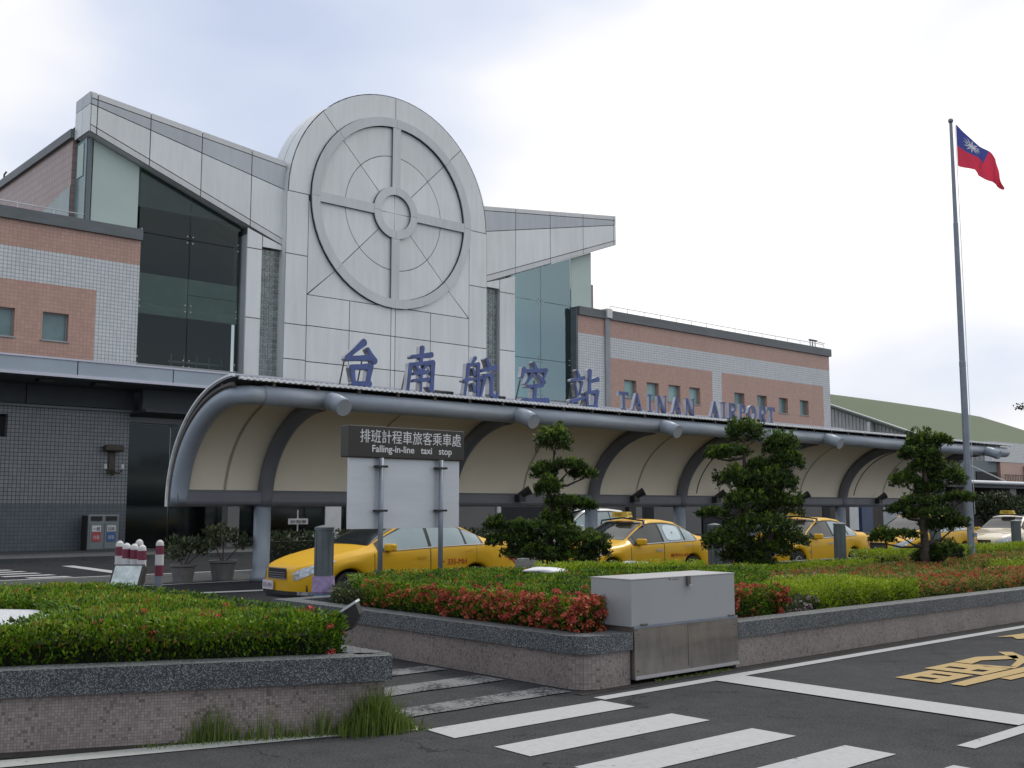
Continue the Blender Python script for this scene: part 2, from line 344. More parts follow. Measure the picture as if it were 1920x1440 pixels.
# ------------------------------------------------------------------ mesh helpers
WL = {}
def wl(o):
    return WL.get(o.name, Vector((0, 0, 0))) if o else Vector((0, 0, 0))
def finish(me, name, m, parent, smooth):
    o = bpy.data.objects.new(name, me); COL.objects.link(o)
    if m: me.materials.append(m)
    if parent: o.parent = parent
    WL[o.name] = wl(parent)
    if smooth: me.polygons.foreach_set('use_smooth', [True] * len(me.polygons))
    return o
class MB:
    def __init__(s): s.v = []; s.f = []
    def add(s, vs, fs):
        n = len(s.v); s.v += [tuple(p) for p in vs]; s.f += [tuple(i + n for i in f) for f in fs]; return s
    def box(s, x0, x1, y0, y1, z0, z1, mtx=None):
        vs = [(x, y, z) for x in (x0, x1) for y in (y0, y1) for z in (z0, z1)]
        if mtx: vs = [tuple(mtx @ Vector(p)) for p in vs]
        return s.add(vs, [(0, 1, 3, 2), (4, 6, 7, 5), (0, 4, 5, 1), (2, 3, 7, 6), (0, 2, 6, 4), (1, 5, 7, 3)])
    def prism(s, poly, y0, y1, plane='xz'):
        n = len(poly)
        f = {'xz': lambda a, b, d: (a, d, b), 'xy': lambda a, b, d: (a, b, d), 'yz': lambda a, b, d: (d, a, b)}[plane]
        vs = [f(a, b, y0) for a, b in poly] + [f(a, b, y1) for a, b in poly]
        return s.add(vs, [tuple(range(n)), tuple(range(2 * n - 1, n - 1, -1))] + [(i, i + n, (i + 1) % n + n, (i + 1) % n) for i in range(n)])
    def tube(s, pts, r, n=10, caps=True, up=None):
        pts = [Vector(p) for p in pts]; rs = r if isinstance(r, (list, tuple)) else [r] * len(pts)
        base = len(s.v); prev = None
        for i, p in enumerate(pts):
            d = (pts[min(i + 1, len(pts) - 1)] - pts[max(i - 1, 0)]).normalized()
            a = up.copy() if up else (prev if prev is not None else (Vector((0, 0, 1)) if abs(d.z) < 0.9 else Vector((1, 0, 0))))
            a = (a - d * a.dot(d)).normalized(); prev = a; b = d.cross(a)
            for k in range(n):
                t = 2 * math.pi * k / n
                s.v.append(tuple(p + (a * math.cos(t) + b * math.sin(t)) * rs[i]))
        for i in range(len(pts) - 1):
            for k in range(n):
                s.f.append((base + i * n + k, base + i * n + (k + 1) % n, base + (i + 1) * n + (k + 1) % n, base + (i + 1) * n + k))
        if caps:
            s.f.append(tuple(base + k for k in range(n))[::-1]); s.f.append(tuple(base + (len(pts) - 1) * n + k for k in range(n)))
        return s
    def lathe(s, prof, c=(0, 0, 0), n=20):
        base = len(s.v)
        for r, z in prof:
            for k in range(n):
                t = 2 * math.pi * k / n; s.v.append((c[0] + r * math.cos(t), c[1] + r * math.sin(t), c[2] + z))
        for i in range(len(prof) - 1):
            for k in range(n):
                s.f.append((base + i * n + k, base + i * n + (k + 1) % n, base + (i + 1) * n + (k + 1) % n, base + (i + 1) * n + k))
        s.f.append(tuple(base + k for k in range(n))[::-1]); s.f.append(tuple(base + (len(prof) - 1) * n + k for k in range(n)))
        return s
    def build(s, name, m, parent=None, smooth=False, local=False, bevel=0.0):
        off = Vector((0, 0, 0)) if local else wl(parent)
        me = bpy.data.meshes.new(name)
        me.from_pydata([(p[0] - off.x, p[1] - off.y, p[2] - off.z) for p in s.v], [], s.f); me.validate(); me.update()
        o = finish(me, name, m, parent, smooth)
        if bevel:
            b = o.modifiers.new('bevel', 'BEVEL'); b.width = bevel; b.segments = 2; b.limit_method = 'ANGLE'
        return o
def box(name, x0, x1, y0, y1, z0, z1, m, parent=None, bevel=0.0):
    return MB().box(x0, x1, y0, y1, z0, z1).build(name, m, parent, bevel=bevel)
def tag(o, label=None, cat=None, group=None, kind=None):
    if label: o['label'] = label
    if cat: o['category'] = cat
    if group: o['group'] = group
    if kind: o['kind'] = kind
    return o
def empty(name, loc, label=None, cat=None, group=None):
    o = bpy.data.objects.new(name, None); COL.objects.link(o); o.location = loc; WL[o.name] = Vector(loc)
    o.empty_display_size = 0.3
    return tag(o, label, cat, group)
def copy_tree(o, parent=None):
    c = o.copy(); COL.objects.link(c); c.parent = parent
    WL[c.name] = wl(parent) if parent else Vector(c.location)
    for ch in list(o.children): copy_tree(ch, c)
    return c
_fc = {}
def text_mesh(txt, size, extrude=0.0, bold=0.0):
    cu = bpy.data.curves.new('txt', 'FONT'); cu.body = txt; cu.size = size; cu.extrude = extrude; cu.offset = bold
    cu.resolution_u = 3; cu.align_x = 'LEFT'
    o = bpy.data.objects.new('txt', cu); COL.objects.link(o)
    dg = bpy.context.evaluated_depsgraph_get(); dg.update()
    me = bpy.data.meshes.new_from_object(o.evaluated_get(dg)); bpy.data.objects.remove(o); me.materials.clear()
    return me
def text_xz(name, txt, x, y, z, w, h, m, parent=None, extrude=0.002, bold=0.0, shear=0.0, vs=0.0):
    """lettering standing in the XZ plane facing -Y, fitted into w x h with its lower left corner at x, z"""
    me = text_mesh(txt, 1.0, 0, bold)
    n = len(me.vertices); co = np.zeros(n * 3); me.vertices.foreach_get('co', co); co = co.reshape(-1, 3)
    if n == 0: return None
    mn, mx = co.min(0), co.max(0)
    sx = w / max(1e-6, mx[0] - mn[0]); sz = h / max(1e-6, mx[1] - mn[1])
    me2 = text_mesh(txt, 1.0, extrude / 1.0, bold)
    n = len(me2.vertices); co = np.zeros(n * 3); me2.vertices.foreach_get('co', co); co = co.reshape(-1, 3)
    o3 = np.zeros_like(co); off = wl(parent)
    o3[:, 0] = (co[:, 0] - mn[0]) * sx + x - off.x + shear * (co[:, 1] - mn[1]) * sz
    o3[:, 2] = (co[:, 1] - mn[1]) * sz + z - off.z + vs * (co[:, 0] - (mn[0] + mx[0]) / 2) * sx
    o3[:, 1] = -co[:, 2] + y - off.y
    me2.vertices.foreach_set('co', o3.ravel()); me2.update()
    return finish(me2, name, m, parent, False)
def quadmesh(name, V, tint, m, parent=None):
    """V: (n,4,3) quads as one mesh, with a per-face tint"""
    n = len(V); off = wl(parent)
    me = bpy.data.meshes.new(name); me.vertices.add(4 * n); me.vertices.foreach_set('co', (V.reshape(-1, 3) - np.array(off)).astype(np.float32).ravel())
    me.loops.add(4 * n); me.loops.foreach_set('vertex_index', np.arange(4 * n, dtype=np.int32))
    me.polygons.add(n); me.polygons.foreach_set('loop_start', np.arange(0, 4 * n, 4, dtype=np.int32)); me.polygons.foreach_set('loop_total', np.full(n, 4, np.int32))
    a = me.attributes.new('tint', 'FLOAT', 'FACE'); a.data.foreach_set('value', tint.astype(np.float32))
    me.update(calc_edges=True)
    return finish(me, name, m, parent, False)
def leaves(P, D, length, width, jit=0.6):
    """rhombic leaves at P pointing roughly along D"""
    n = len(P); d = D + nrg.normal(0, jit, (n, 3)); d /= np.linalg.norm(d, axis=1, keepdims=True) + 1e-9
    r = nrg.normal(0, 1, (n, 3)); s = np.cross(d, r); s /= np.linalg.norm(s, axis=1, keepdims=True) + 1e-9
    L = (length * nrg.uniform(0.6, 1.3, n))[:, None]; Wd = (width * nrg.uniform(0.7, 1.2, n))[:, None]
    return np.stack([P, P + d * L * 0.5 + s * Wd * 0.5, P + d * L, P + d * L * 0.5 - s * Wd * 0.5], axis=1)

# ------------------------------------------------------------------ ground and road
def sheet(name, poly, z, m, kind='structure', parent=None):
    b = MB(); b.add([(x, y, z) for x, y in poly], [tuple(range(len(poly)))]); o = b.build(name, m, parent)
    if kind: o['kind'] = kind
    return o
sheet('ground', [(-300, -300), (900, -300), (900, 900), (-300, 900)], -0.004, M_ASPH)
sheet('asphalt_road', [(-60, -40), (300, -40), (300, 6.92), (4.9, 6.92), (1.0, 8.8), (-60, 37)], 0.0, M_ASPH)
sheet('taxi_lane', [(-40, 14.9), (300, 14.9), (300, 34.4), (-40, 34.4)], 0.0, M_ASPH2)
b = MB(); b.box(-60, 300, 34.4, 40.0, -0.05, 0.14); o = b.build('building_pavement', M_PAVE); o['kind'] = 'structure'
b = MB(); b.box(-60, 300, 22.9, 26.2, -0.05, 0.012); o = b.build('canopy_pavement', M_PAVE); o['kind'] = 'structure'
MARK = []
def marking(name, poly, m, z=0.006):
    return sheet(name, poly, z, m)
def rough_rect(x0, x1, y0, y1, j=0.012, n=8):
    a = []
    for i in range(n + 1): a.append((x0 + (x1 - x0) * i / n, y0 + rng.uniform(-j, j)))
    for i in range(n + 1): a.append((x1 - (x1 - x0) * i / n, y1 + rng.uniform(-j, j)))
    return a
for k in range(6):
    y0 = 6.24 - 0.785 * k
    marking('crosswalk_stripe', [(5.02 + 0.02 * k, y0 + 0.02), (6.93, y0 - 0.01), (6.92, y0 + 0.37), (5.05, y0 + 0.40)] , M_PW)
for (y0, y1) in ((7.12, 7.46), (8.02, 8.42), (8.93, 9.27), (9.85, 10.2), (10.7, 11.1)):
    marking('faded_crosswalk_stripe', rough_rect(4.95, 7.05, y0, y1), M_PWF)
marking('road_edge_line', [(6.98, 6.62), (120, 6.74), (120, 6.90), (6.98, 6.76)], M_PW, 0.006)
marking('stop_line', [(8.52, 3.74), (8.98, 3.74), (8.98, 6.62), (8.52, 6.62)], M_PW, 0.010)
marking('lane_line', [(7.5, 3.60), (80, 3.60), (80, 3.73), (7.5, 3.73)], M_PW, 0.006)
marking('left_edge_line', [(-8.0, 12.0), (2.3, 7.50), (4.72, 6.80), (5.0, 6.66), (5.08, 6.80), (4.8, 6.96), (2.38, 7.70), (-7.9, 12.2)], M_PWM, 0.006)
ych = MB()
def strip(poly): ych.add([(x, y, 0.010) for x, y in poly], [tuple(range(len(poly)))])
def framed(x0, x1, y0, y1, bars, t=0.11, tb=0.10):
    # closed box glyph with inner bars running along y
    strip([(x0, y0), (x1, y0), (x1, y0 + t), (x0, y0 + t)]); strip([(x0, y1 - t), (x1, y1 - t), (x1, y1), (x0, y1)])
    for bx in [x0] + bars + [x1 - tb]: strip([(bx, y0 + t), (bx + tb, y0 + t), (bx + tb, y1 - t), (bx, y1 - t)])
def filled(x0, x1, y0, y1, holes):
    xs = sorted({x0, x1} | {h[i] for h in holes for i in (0, 1)}); ys = sorted({y0, y1} | {h[i] for h in holes for i in (2, 3)})
    for a, b2 in zip(xs[:-1], xs[1:]):
        for c, d in zip(ys[:-1], ys[1:]):
            cx, cy = (a + b2) / 2, (c + d) / 2
            if not any(h[0] < cx < h[1] and h[2] < cy < h[3] for h in holes): strip([(a, c), (b2, c), (b2, d), (a, d)])
filled(9.98, 10.69, 5.11, 5.56, [(10.10, 10.23, 5.24, 5.43), (10.42, 10.52, 5.24, 5.43)])
filled(10.77, 11.40, 5.06, 5.67, [(10.98, 11.10, 5.36, 5.56), (10.96, 11.12, 5.15, 5.27)])
strip([(11.44, 5.68), (12.02, 5.71), (12.49, 5.47), (12.24, 5.33), (11.78, 5.54), (11.45, 5.49)])
strip([(11.44, 5.48), (11.57, 5.06), (11.46, 5.04), (11.36, 5.30)])
strip([(12.62, 5.73), (12.74, 5.62), (12.44, 5.36), (12.07, 5.18), (11.57, 5.06), (11.60, 5.14), (12.07, 5.28)])
strip([(10.0, 5.01), (10.0, 4.87), (11.27, 4.87), (13.2, 4.95), (13.2, 5.02), (11.62, 5.02), (10.72, 5.04)])
strip([(10.71, 4.855), (10.68, 4.74), (12.9, 4.70), (12.9, 4.82)])
strip([(14.04, 6.39), (14.48, 6.35), (16.2, 6.2), (16.2, 6.0), (14.13, 6.08), (14.03, 6.12), (14.23, 6.27)])
strip([(14.3, 5.8), (16.4, 5.8), (16.4, 5.68), (14.3, 5.68)]); strip([(14.3, 5.4), (16.4, 5.4), (16.4, 5.28), (14.3, 5.28)])
strip([(13.4, 5.2), (13.7, 5.2), (13.7, 4.5), (13.4, 4.5)])
yo = ych.build('yellow_road_lettering', M_PY); yo['kind'] = 'structure'
# markings on the taxi lane
for k in range(7):
    marking('lane_hatch_stripe', [(7.2 + 0.28 * k, 31.9 - 0.95 * k), (9.3 + 0.05 * k, 31.9 - 0.95 * k), (9.35 + 0.05 * k, 31.5 - 0.95 * k), (7.2 + 0.28 * k, 31.5 - 0.95 * k)], M_PW)
marking('diagonal_lane_line', [(11.1, 31.9), (11.45, 31.9), (11.15, 25.0), (10.75, 25.0)], M_PW, 0.006)
marking('white_lane_line', [(-20, 26.25), (60, 26.25), (60, 26.42), (-20, 26.42)], M_PW, 0.014)
marking('kerb_lane_line', [(5, 22.6), (60, 22.6), (60, 22.75), (5, 22.75)], M_PW, 0.006)
marking('short_white_line', [(8.6, 20.0), (12.5, 19.4), (12.5, 19.7), (8.6, 20.3)], M_PW, 0.010)

# ------------------------------------------------------------------ planters
def wall_ring(path, w, z0, z1, m, name, parent):
    """walls of width w along path (inner side to the left)"""
    mb = MB()
    P = [Vector((x, y, 0)) for x, y in path]; n = len(P)
    def nrm(i, j): d = (P[j] - P[i]).normalized(); return Vector((-d.y, d.x, 0))
    inner = []
    for i in range(n):
        if i == 0: q = P[0] + nrm(0, 1) * w
        elif i == n - 1: q = P[-1] + nrm(n - 2, n - 1) * w
        else:
            a, bb = nrm(i - 1, i), nrm(i, i + 1); k = (a + bb).normalized(); q = P[i] + k * (w / max(0.3, k.dot(a)))
        inner.append(q)
    for i in range(n - 1):
        q = [P[i], P[i + 1], inner[i + 1], inner[i]]
        mb.add([(p.x, p.y, z) for z in (z0, z1) for p in q], [(3, 2, 1, 0), (4, 5, 6, 7), (0, 1, 5, 4), (2, 3, 7, 6)] + ([(3, 0, 4, 7)] if i == 0 else []) + ([(1, 2, 6, 5)] if i == n - 2 else []))
    return mb.build(name, m, parent)
pr = empty('planter_wall', (7.1, 7.0, 0), 'long low planter wall with pebble coping beside the road, under the bonsai trees', 'planter')
path = [(9.40, 7.0), (300, 7.0), (300, 14.4), (7.9, 14.4)]
wall_ring([(8.0, 12.63), (7.14, 12.6), (7.14, 7.25), (7.20, 7.10), (7.36, 7.03), (7.76, 7.03)], 0.2, 0, 0.325, M_MOS, 'wall_face', pr)
wall_ring([(8.0, 12.67), (7.10, 12.64), (7.10, 7.23), (7.17, 7.06), (7.34, 6.99), (7.76, 6.99)], 0.27, 0.327, 0.487, M_CAP, 'coping', pr)
wall_ring([(9.40, 7.03), (60, 7.03), (140, 7.03)], 0.2, 0, 0.305, M_MOS, 'wall_face', pr)
wall_ring([(9.40, 6.99), (60, 6.99), (140, 6.99)], 0.27, 0.307, 0.467, M_CAP, 'coping', pr)
wall_ring([(140, 14.36), (9.9, 14.36), (8.0, 12.66)], 0.2, 0, 0.46, M_CAP, 'back_wall', pr)
sh = MB().add([(7.3, 7.2, 0.40), (140, 7.2, 0.40), (140, 14.2, 0.40), (9.9, 14.2, 0.40), (8.1, 12.5, 0.40), (7.3, 12.5, 0.40)], [(0, 1, 2, 3, 4, 5)]).build('soil', M_SOIL, pr)
pl = empty('planter_wall', (4.88, 6.77, 0), 'low planter wall with broad pebble coping at the left of the crosswalk, weeds along its foot', 'planter')
lp = [(-9.0, 13.0), (2.42, 7.93), (4.86, 6.80)]
wall_ring([(-9.0, 13.05), (2.42, 7.95), (4.66, 6.90), (4.82, 6.86), (4.87, 6.98), (4.87, 16.0)], 0.2, 0, 0.372, M_MOSL, 'wall_face', pl)
wall_ring([(-9.0, 13.0), (2.40, 7.90), (4.66, 6.84), (4.84, 6.79), (4.91, 6.95), (4.91, 16.04)], 0.24, 0.374, 0.555, M_CAP, 'coping', pl)
MB().add([(-9, 13.2, 0.47), (2.5, 8.1, 0.47), (4.7, 7.05, 0.47), (4.7, 16, 0.47), (-9, 22, 0.47)], [(0, 1, 2, 3, 4)]).build('soil', M_SOIL, pl)
box('back_wall', -9, 4.6, 16.0, 16.2, 0, 0.5, M_CAP, pl)

# ------------------------------------------------------------------ hedges
def inpoly(P, x, y):
    c = np.zeros(len(x), bool); n = len(P); j = n - 1
    for i in range(n):
        xi, yi = P[i]; xj, yj = P[j]
        c ^= ((yi > y) != (yj > y)) & (x < (xj - xi) * (y - yi) / (yj - yi + 1e-12) + xi); j = i
    return c
def hnoise(x, y, s=1.0):
    return (np.sin(x * 2.3 * s + 1.1) * np.cos(y * 2.9 * s) + 0.6 * np.sin(x * 6.1 * s + y * 4.7 * s) + 0.4 * np.cos(x * 11.0 * s - y * 9.0 * s)) / 2
def hedge(name, poly, z0, z1, label, mat_l, cat='hedge', dens=1800, leaf=0.045, side_dens=None, flowers=(), amp=0.045, group=None, tilt=0.0, topbias=0.0, leafw=0.42):
    cx = sum(p[0] for p in poly) / len(poly); cy = sum(p[1] for p in poly) / len(poly)
    root = empty(name, (cx, cy, z0), label, cat, group)
    P = np.array(poly); n = len(poly)
    area = 0.5 * abs(sum(P[i][0] * P[(i + 1) % n][1] - P[(i + 1) % n][0] * P[i][1] for i in range(n)))
    x0, y0 = P.min(0); x1, y1 = P.max(0)
    # core
    shrink = lambda p: (p[0] + (cx - p[0]) * 0.0, p[1])
    per = []
    for i in range(n):
        a, bb = P[i], P[(i + 1) % n]; L = np.linalg.norm(bb - a); k = max(1, int(L / 0.25))
        for j in range(k): per.append(a + (bb - a) * j / k)
    per = np.array(per); ctr = np.array([cx, cy])
    ins = []
    m = len(per)
    orient = sum(P[i][0] * P[(i + 1) % n][1] - P[(i + 1) % n][0] * P[i][1] for i in range(n)) > 0
    nor = []
    for i in range(m):
        d = per[(i + 1) % m] - per[i - 1]; d /= np.linalg.norm(d) + 1e-9; nn = np.array([d[1], -d[0]]) * (1 if orient else -1); nor.append(nn)
        ins.append(per[i] - nn * 0.06)
    nor = np.array(nor)
    core = MB(); ring = [(p[0], p[1]) for p in ins]
    core.prism([(p[0] + (n_[0] * -0.05), p[1] + (n_[1] * -0.05)) for p, n_ in zip(ring, nor)], z0, z1 - 0.15, 'xy'); core.build('hedge_core', M_HCORE, root)
    ntop = int(area * dens * 1.35 + 10)
    nn_ = int(ntop * (x1 - x0) * (y1 - y0) / max(area, 1e-3)); xs = nrg.uniform(x0, x1, nn_); ys = nrg.uniform(y0, y1, nn_)
    k = inpoly(poly, xs, ys); xs, ys = xs[k], ys[k]
    # rounded shoulder: distance to the boundary
    dmin = np.full(len(xs), 9.0)
    for i in range(n):
        a, bb = P[i], P[(i + 1) % n]; ab = bb - a; t = np.clip(((xs - a[0]) * ab[0] + (ys - a[1]) * ab[1]) / (ab @ ab), 0, 1)
        dmin = np.minimum(dmin, np.hypot(xs - a[0] - t * ab[0], ys - a[1] - t * ab[1]))
    hz = z1 + amp * hnoise(xs, ys) - 0.13 * np.exp(-dmin / 0.08) - nrg.uniform(0, 0.07, len(xs))
    P1 = np.stack([xs, ys, hz - leaf * 0.5], 1); D1 = np.tile([0, 0, 1.0], (len(xs), 1))
    t1 = 0.50 + 0.35 * hnoise(xs, ys, 1.7) + nrg.normal(0, 0.22, len(xs)) + topbias
    plen = sum(np.linalg.norm(P[(i + 1) % n] - P[i]) for i in range(n))
    ns = int(plen * (z1 - z0) * (side_dens or dens * 1.1))
    idx = nrg.integers(0, m, ns); fr = nrg.uniform(0, 1, ns)[:, None]
    bp = per[idx] * (1 - fr) + per[(idx + 1) % m] * fr; nb = nor[idx]
    zz = z0 + (z1 - z0) * nrg.uniform(0, 1, ns) ** 0.8
    rad = nrg.normal(0.0, 0.03, ns) + 0.025 * np.sin(bp[:, 0] * 9 + zz * 7) - 0.05 * (1 - (zz - z0) / (z1 - z0))
    P2 = np.concatenate([bp + nb * rad[:, None], zz[:, None]], 1)
    D2 = np.concatenate([nb, np.full((ns, 1), 0.9)], 1)
    t2 = 0.26 + 0.30 * (zz - z0) / (z1 - z0) + 0.25 * hnoise(bp[:, 0] * 1.5, zz * 3) + nrg.normal(0, 0.22, ns)  # sides tinted darker than the tops, painting their shade into the leaves
    Q = leaves(np.concatenate([P1, P2]), np.concatenate([D1, D2]), leaf, leaf * leafw, 0.55)
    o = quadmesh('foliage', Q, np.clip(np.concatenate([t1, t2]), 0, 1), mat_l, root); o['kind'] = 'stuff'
    # blossoms: (count, mode, material, radius, region test)
    for cnt, mode, fm, rad_, test in flowers:
        if mode == 'side':
            i2 = nrg.integers(0, ns, cnt * 6); c = P2[i2] + np.concatenate([nb[i2], np.zeros((len(i2), 1))], 1) * 0.02
        else:
            i2 = nrg.integers(0, len(P1), cnt * 6); c = P1[i2] + [0, 0, leaf * 0.6]
        c = c[test(c[:, 0], c[:, 1], c[:, 2])][:cnt]
        if len(c) == 0: continue
        per_ = 34
        dirs = nrg.normal(0, 1, (len(c), per_, 3)); dirs /= np.linalg.norm(dirs, axis=2, keepdims=True); dirs[:, :, 2] = np.abs(dirs[:, :, 2]) * 0.8
        rr = rad_ * nrg.uniform(0.55, 1.2, (len(c), 1, 1))
        Pp = (c[:, None, :] + dirs * rr * 0.8).reshape(-1, 3); Dp = dirs.reshape(-1, 3)
        QQ = leaves(Pp, np.cross(Dp, nrg.normal(0, 1, Dp.shape)), rad_ * 0.62, rad_ * 0.50, 0.2)
        base = np.repeat(nrg.uniform(0.2, 0.8, len(c)), per_)
        fo = quadmesh('blossoms', QQ, np.clip(base + nrg.normal(0, 0.2, len(QQ)), 0, 1), fm, root); fo['kind'] = 'stuff'
    return root
any_ = lambda x, y, z: np.ones(len(x), bool)
# left planter hedge (a horseshoe round white pebbles)
hedge('flowering_hedge', [(-6.0, 12.15), (2.60, 8.10), (4.50, 7.20), (4.66, 7.24), (4.74, 7.42), (4.76, 8.8), (4.76, 10.6), (4.72, 11.9), (4.2, 12.4), (3.6, 12.7), (-2.5, 15.5), (-2.5, 14.1), (2.9, 11.3), (3.45, 10.5), (3.35, 9.3), (2.75, 8.55), (-5.5, 12.35)],
      0.46, 0.83, 'large green clipped hedge in the left planter, dotted with a few orange blossoms', L_HEDGE, dens=3800, leaf=0.045, side_dens=4200, topbias=0.18,
      flowers=[(60, 'top', L_ORANGE, 0.036, any_), (26, 'top', L_RED, 0.045, lambda x, y, z: (x < 3.4) & (y < 10.2)), (22, 'side', L_RED, 0.045, lambda x, y, z: (x > 4.45) & (y < 8.0) & (z > 0.55))])
hedge('flowering_hedge', [(7.38, 7.34), (7.74, 7.32), (7.76, 7.62), (8.2, 7.75), (9.6, 7.8), (11.6, 8.3), (13.6, 9.6), (12.2, 11.0), (10.2, 12.0), (8.9, 12.4), (7.75, 11.8), (7.42, 10.9)],
      0.40, 0.80, 'green hedge beside the walkway covered in coral red flower heads', L_HEDGE, dens=3000, leaf=0.042, side_dens=4200, topbias=0.02,
      flowers=[(420, 'side', L_RED, 0.046, lambda x, y, z: (x < 7.9) & (y < 9.9) & (z > 0.43) & (nrg.uniform(0, 1, len(x)) < (1.1 - (y - 7.3) * 0.36)) & (hnoise(x, y * 2, 2.0) + z > 0.35)),
               (260, 'top', L_RED, 0.042, lambda x, y, z: (x < 9.0) & (y < 9.2) & ((x - 7.4) * 0.6 + (y - 7.3) * 0.3 < nrg.uniform(0.1, 1.2, len(x)))),
               (200, 'side', L_ORANGE, 0.034, lambda x, y, z: (x < 7.9) & (y < 11) & (z > 0.5)),
               (110, 'top', L_ORANGE, 0.026, lambda x, y, z: (x < 10.5))])
hedge('flowering_hedge', [(9.46, 7.34), (10.75, 7.34), (10.9, 7.5), (10.95, 8.1), (10.7, 8.5), (9.46, 8.35)], 0.38, 0.76,
      'dark green hedge with dull red flowers to the right of the metal cabinet', L_HEDGE, dens=3000, leaf=0.04, side_dens=4200,
      flowers=[(90, 'side', L_RED, 0.045, lambda x, y, z: (y < 7.6) & ((x < 9.9) | (x > 10.55))), (60, 'side', L_ORANGE, 0.026, lambda x, y, z: (y < 7.6)), (330, 'top', L_ORANGE, 0.034, any_), (140, 'top', L_RED, 0.036, any_)])
hedge('pale_blossom_bush', [(10.98, 7.34), (11.42, 7.34), (11.45, 7.62), (10.98, 7.66)], 0.38, 0.60, 'small bush of pale pinkish blossoms between the red hedge and the lime hedge', L_DARKL, 'bush', dens=2500, leaf=0.035,
      flowers=[(34, 'side', L_WHITEF, 0.028, any_), (30, 'top', L_WHITEF, 0.028, any_)])
hedge('lime_hedge', [(11.48, 7.34), (13.85, 7.34), (13.95, 7.6), (13.9, 8.5), (12.9, 8.75), (11.1, 8.7), (11.15, 8.2), (11.46, 7.68)], 0.38, 0.72,
      'bright lime green clipped hedge in the middle of the planter', L_LIME, dens=3000, leaf=0.04, side_dens=4200, topbias=0.1)
hedge('rust_hedge', [(14.0, 7.34), (19.5, 7.34), (34, 7.36), (34, 8.0), (19.0, 8.35), (14.0, 8.5)], 0.38, 0.66,
      'low hedge with rusty red leaf tips at the far right of the planter edge', L_RUST, dens=1700, leaf=0.045, flowers=[(900, 'top', L_ORANGE, 0.036, lambda x, y, z: nrg.uniform(0, 1, len(x)) < 0.9), (220, 'side', L_ORANGE, 0.034, lambda x, y, z: y < 7.5), (120, 'top', L_RED, 0.036, any_)])
hedge('rust_hedge', [(11.9, 9.3), (14.2, 9.0), (17.5, 9.1), (19.3, 9.4), (21, 9.8), (21, 11.0), (17.0, 10.9), (14.0, 10.8)], 0.40, 0.60,
      'loose reddish ground shrubs behind the lime hedge, around the tree trunks', L_RUST, 'hedge', dens=1500, leaf=0.045, flowers=[(380, 'top', L_ORANGE, 0.032, any_), (160, 'top', L_WHITEF, 0.028, lambda x, y, z: x < 15.5)])
hedge('lime_hedge', [(14.6, 11.2), (19.5, 11.1), (20.0, 11.7), (15.0, 12.0)], 0.40, 0.66, 'narrow lime green strip of hedge in front of the third taxi', L_LIME, dens=1500, leaf=0.045, topbias=0.1)
hedge('lime_hedge', [(21.2, 8.8), (36, 8.8), (36, 9.6), (21.5, 9.9)], 0.40, 0.63, 'lime green hedge at the right edge beyond the third tree', L_LIME, dens=900, leaf=0.055, topbias=0.1)
hedge('lime_hedge', [(22.0, 12.4), (33, 12.6), (33, 13.3), (22.0, 13.2)], 0.40, 0.72, 'lime green hedge strip around the foot of the flagpole', L_LIME, dens=800, leaf=0.06, topbias=0.1)
hedge('rust_hedge', [(21.2, 10.3), (34, 10.4), (34, 11.6), (21.2, 11.6)], 0.40, 0.62, 'reddish low shrubs in front of the flagpole', L_RUST, dens=700, leaf=0.06, flowers=[(300, 'top', L_ORANGE, 0.036, any_)])
hedge('small_bush', [(7.42, 10.95), (8.3, 11.3), (8.9, 12.3), (8.1, 12.45), (7.6, 11.95), (7.42, 11.6)], 0.40, 0.66, 'small dark bush under the taxi bumper beside the postered bollard', L_DARKL, 'bush', dens=2400, leaf=0.05, flowers=[(16, 'top', L_WHITEF, 0.014, any_)])
hedge('lime_hedge', [(10.4, 11.0), (12.9, 10.2), (13.4, 10.8), (11.0, 11.8)], 0.60, 0.86, 'lime green hedge top behind the metal cabinet', L_LIME, dens=1800, leaf=0.045, topbias=0.1)
# white pebble bed left, white sheets right
o = MB().add([(-5.0, 12.3, 0.70), (2.75, 8.6, 0.72), (3.32, 9.3, 0.73), (3.42, 10.4, 0.73), (2.9, 11.25, 0.72), (-2.5, 14.0, 0.70)], [(0, 1, 2, 3, 4, 5)]).build('white_pebbles', M_STONE); tag(o, kind='stuff')
def lump(name, cx, cy, cz, rx, ry, rz, m, label, cat, ang=0.0, n=22, amp=0.16):
    vs = []; fs = []
    for i in range(n + 1):
        th = math.pi * i / n
        for j in range(n * 2):
            ph = math.pi * j / n
            k = 1 + amp * (math.sin(3 * ph + 1.3 * i * 0.2) * 0.5 + math.sin(5 * ph + 2) * 0.3 + math.cos(th * 4 + ph * 2) * 0.4)
            x = rx * math.sin(th) * math.cos(ph) * k; y = ry * math.sin(th) * math.sin(ph) * k; z = max(-0.12, rz * math.cos(th) * k)
            vs.append((cx + x * math.cos(ang) - y * math.sin(ang), cy + x * math.sin(ang) + y * math.cos(ang), cz + z))
    w = 2 * n
    for i in range(n):
        for j in range(w): fs.append((i * w + j, i * w + (j + 1) % w, (i + 1) * w + (j + 1) % w, (i + 1) * w + j))
    o = MB().add(vs, fs).build(name, m, None, smooth=True); return tag(o, label, cat)
lump('white_sheet', 13.0, 13.2, 0.62, 0.42, 0.3, 0.14, M_TARP, 'crumpled white plastic sheet lying behind the red hedge under the first tree', 'sheet', -0.7)
lump('white_sheet', 10.35, 10.95, 0.795, 0.30, 0.18, 0.05, M_TARP, 'flat white sheet lying on top of the hedge', 'sheet', -0.7, amp=0.1)
lump('pebble_heap', 14.2, 12.7, 0.58, 0.5, 0.3, 0.14, M_STONE, 'small heap of white pebbles under the first tree', 'pebbles', -0.7)

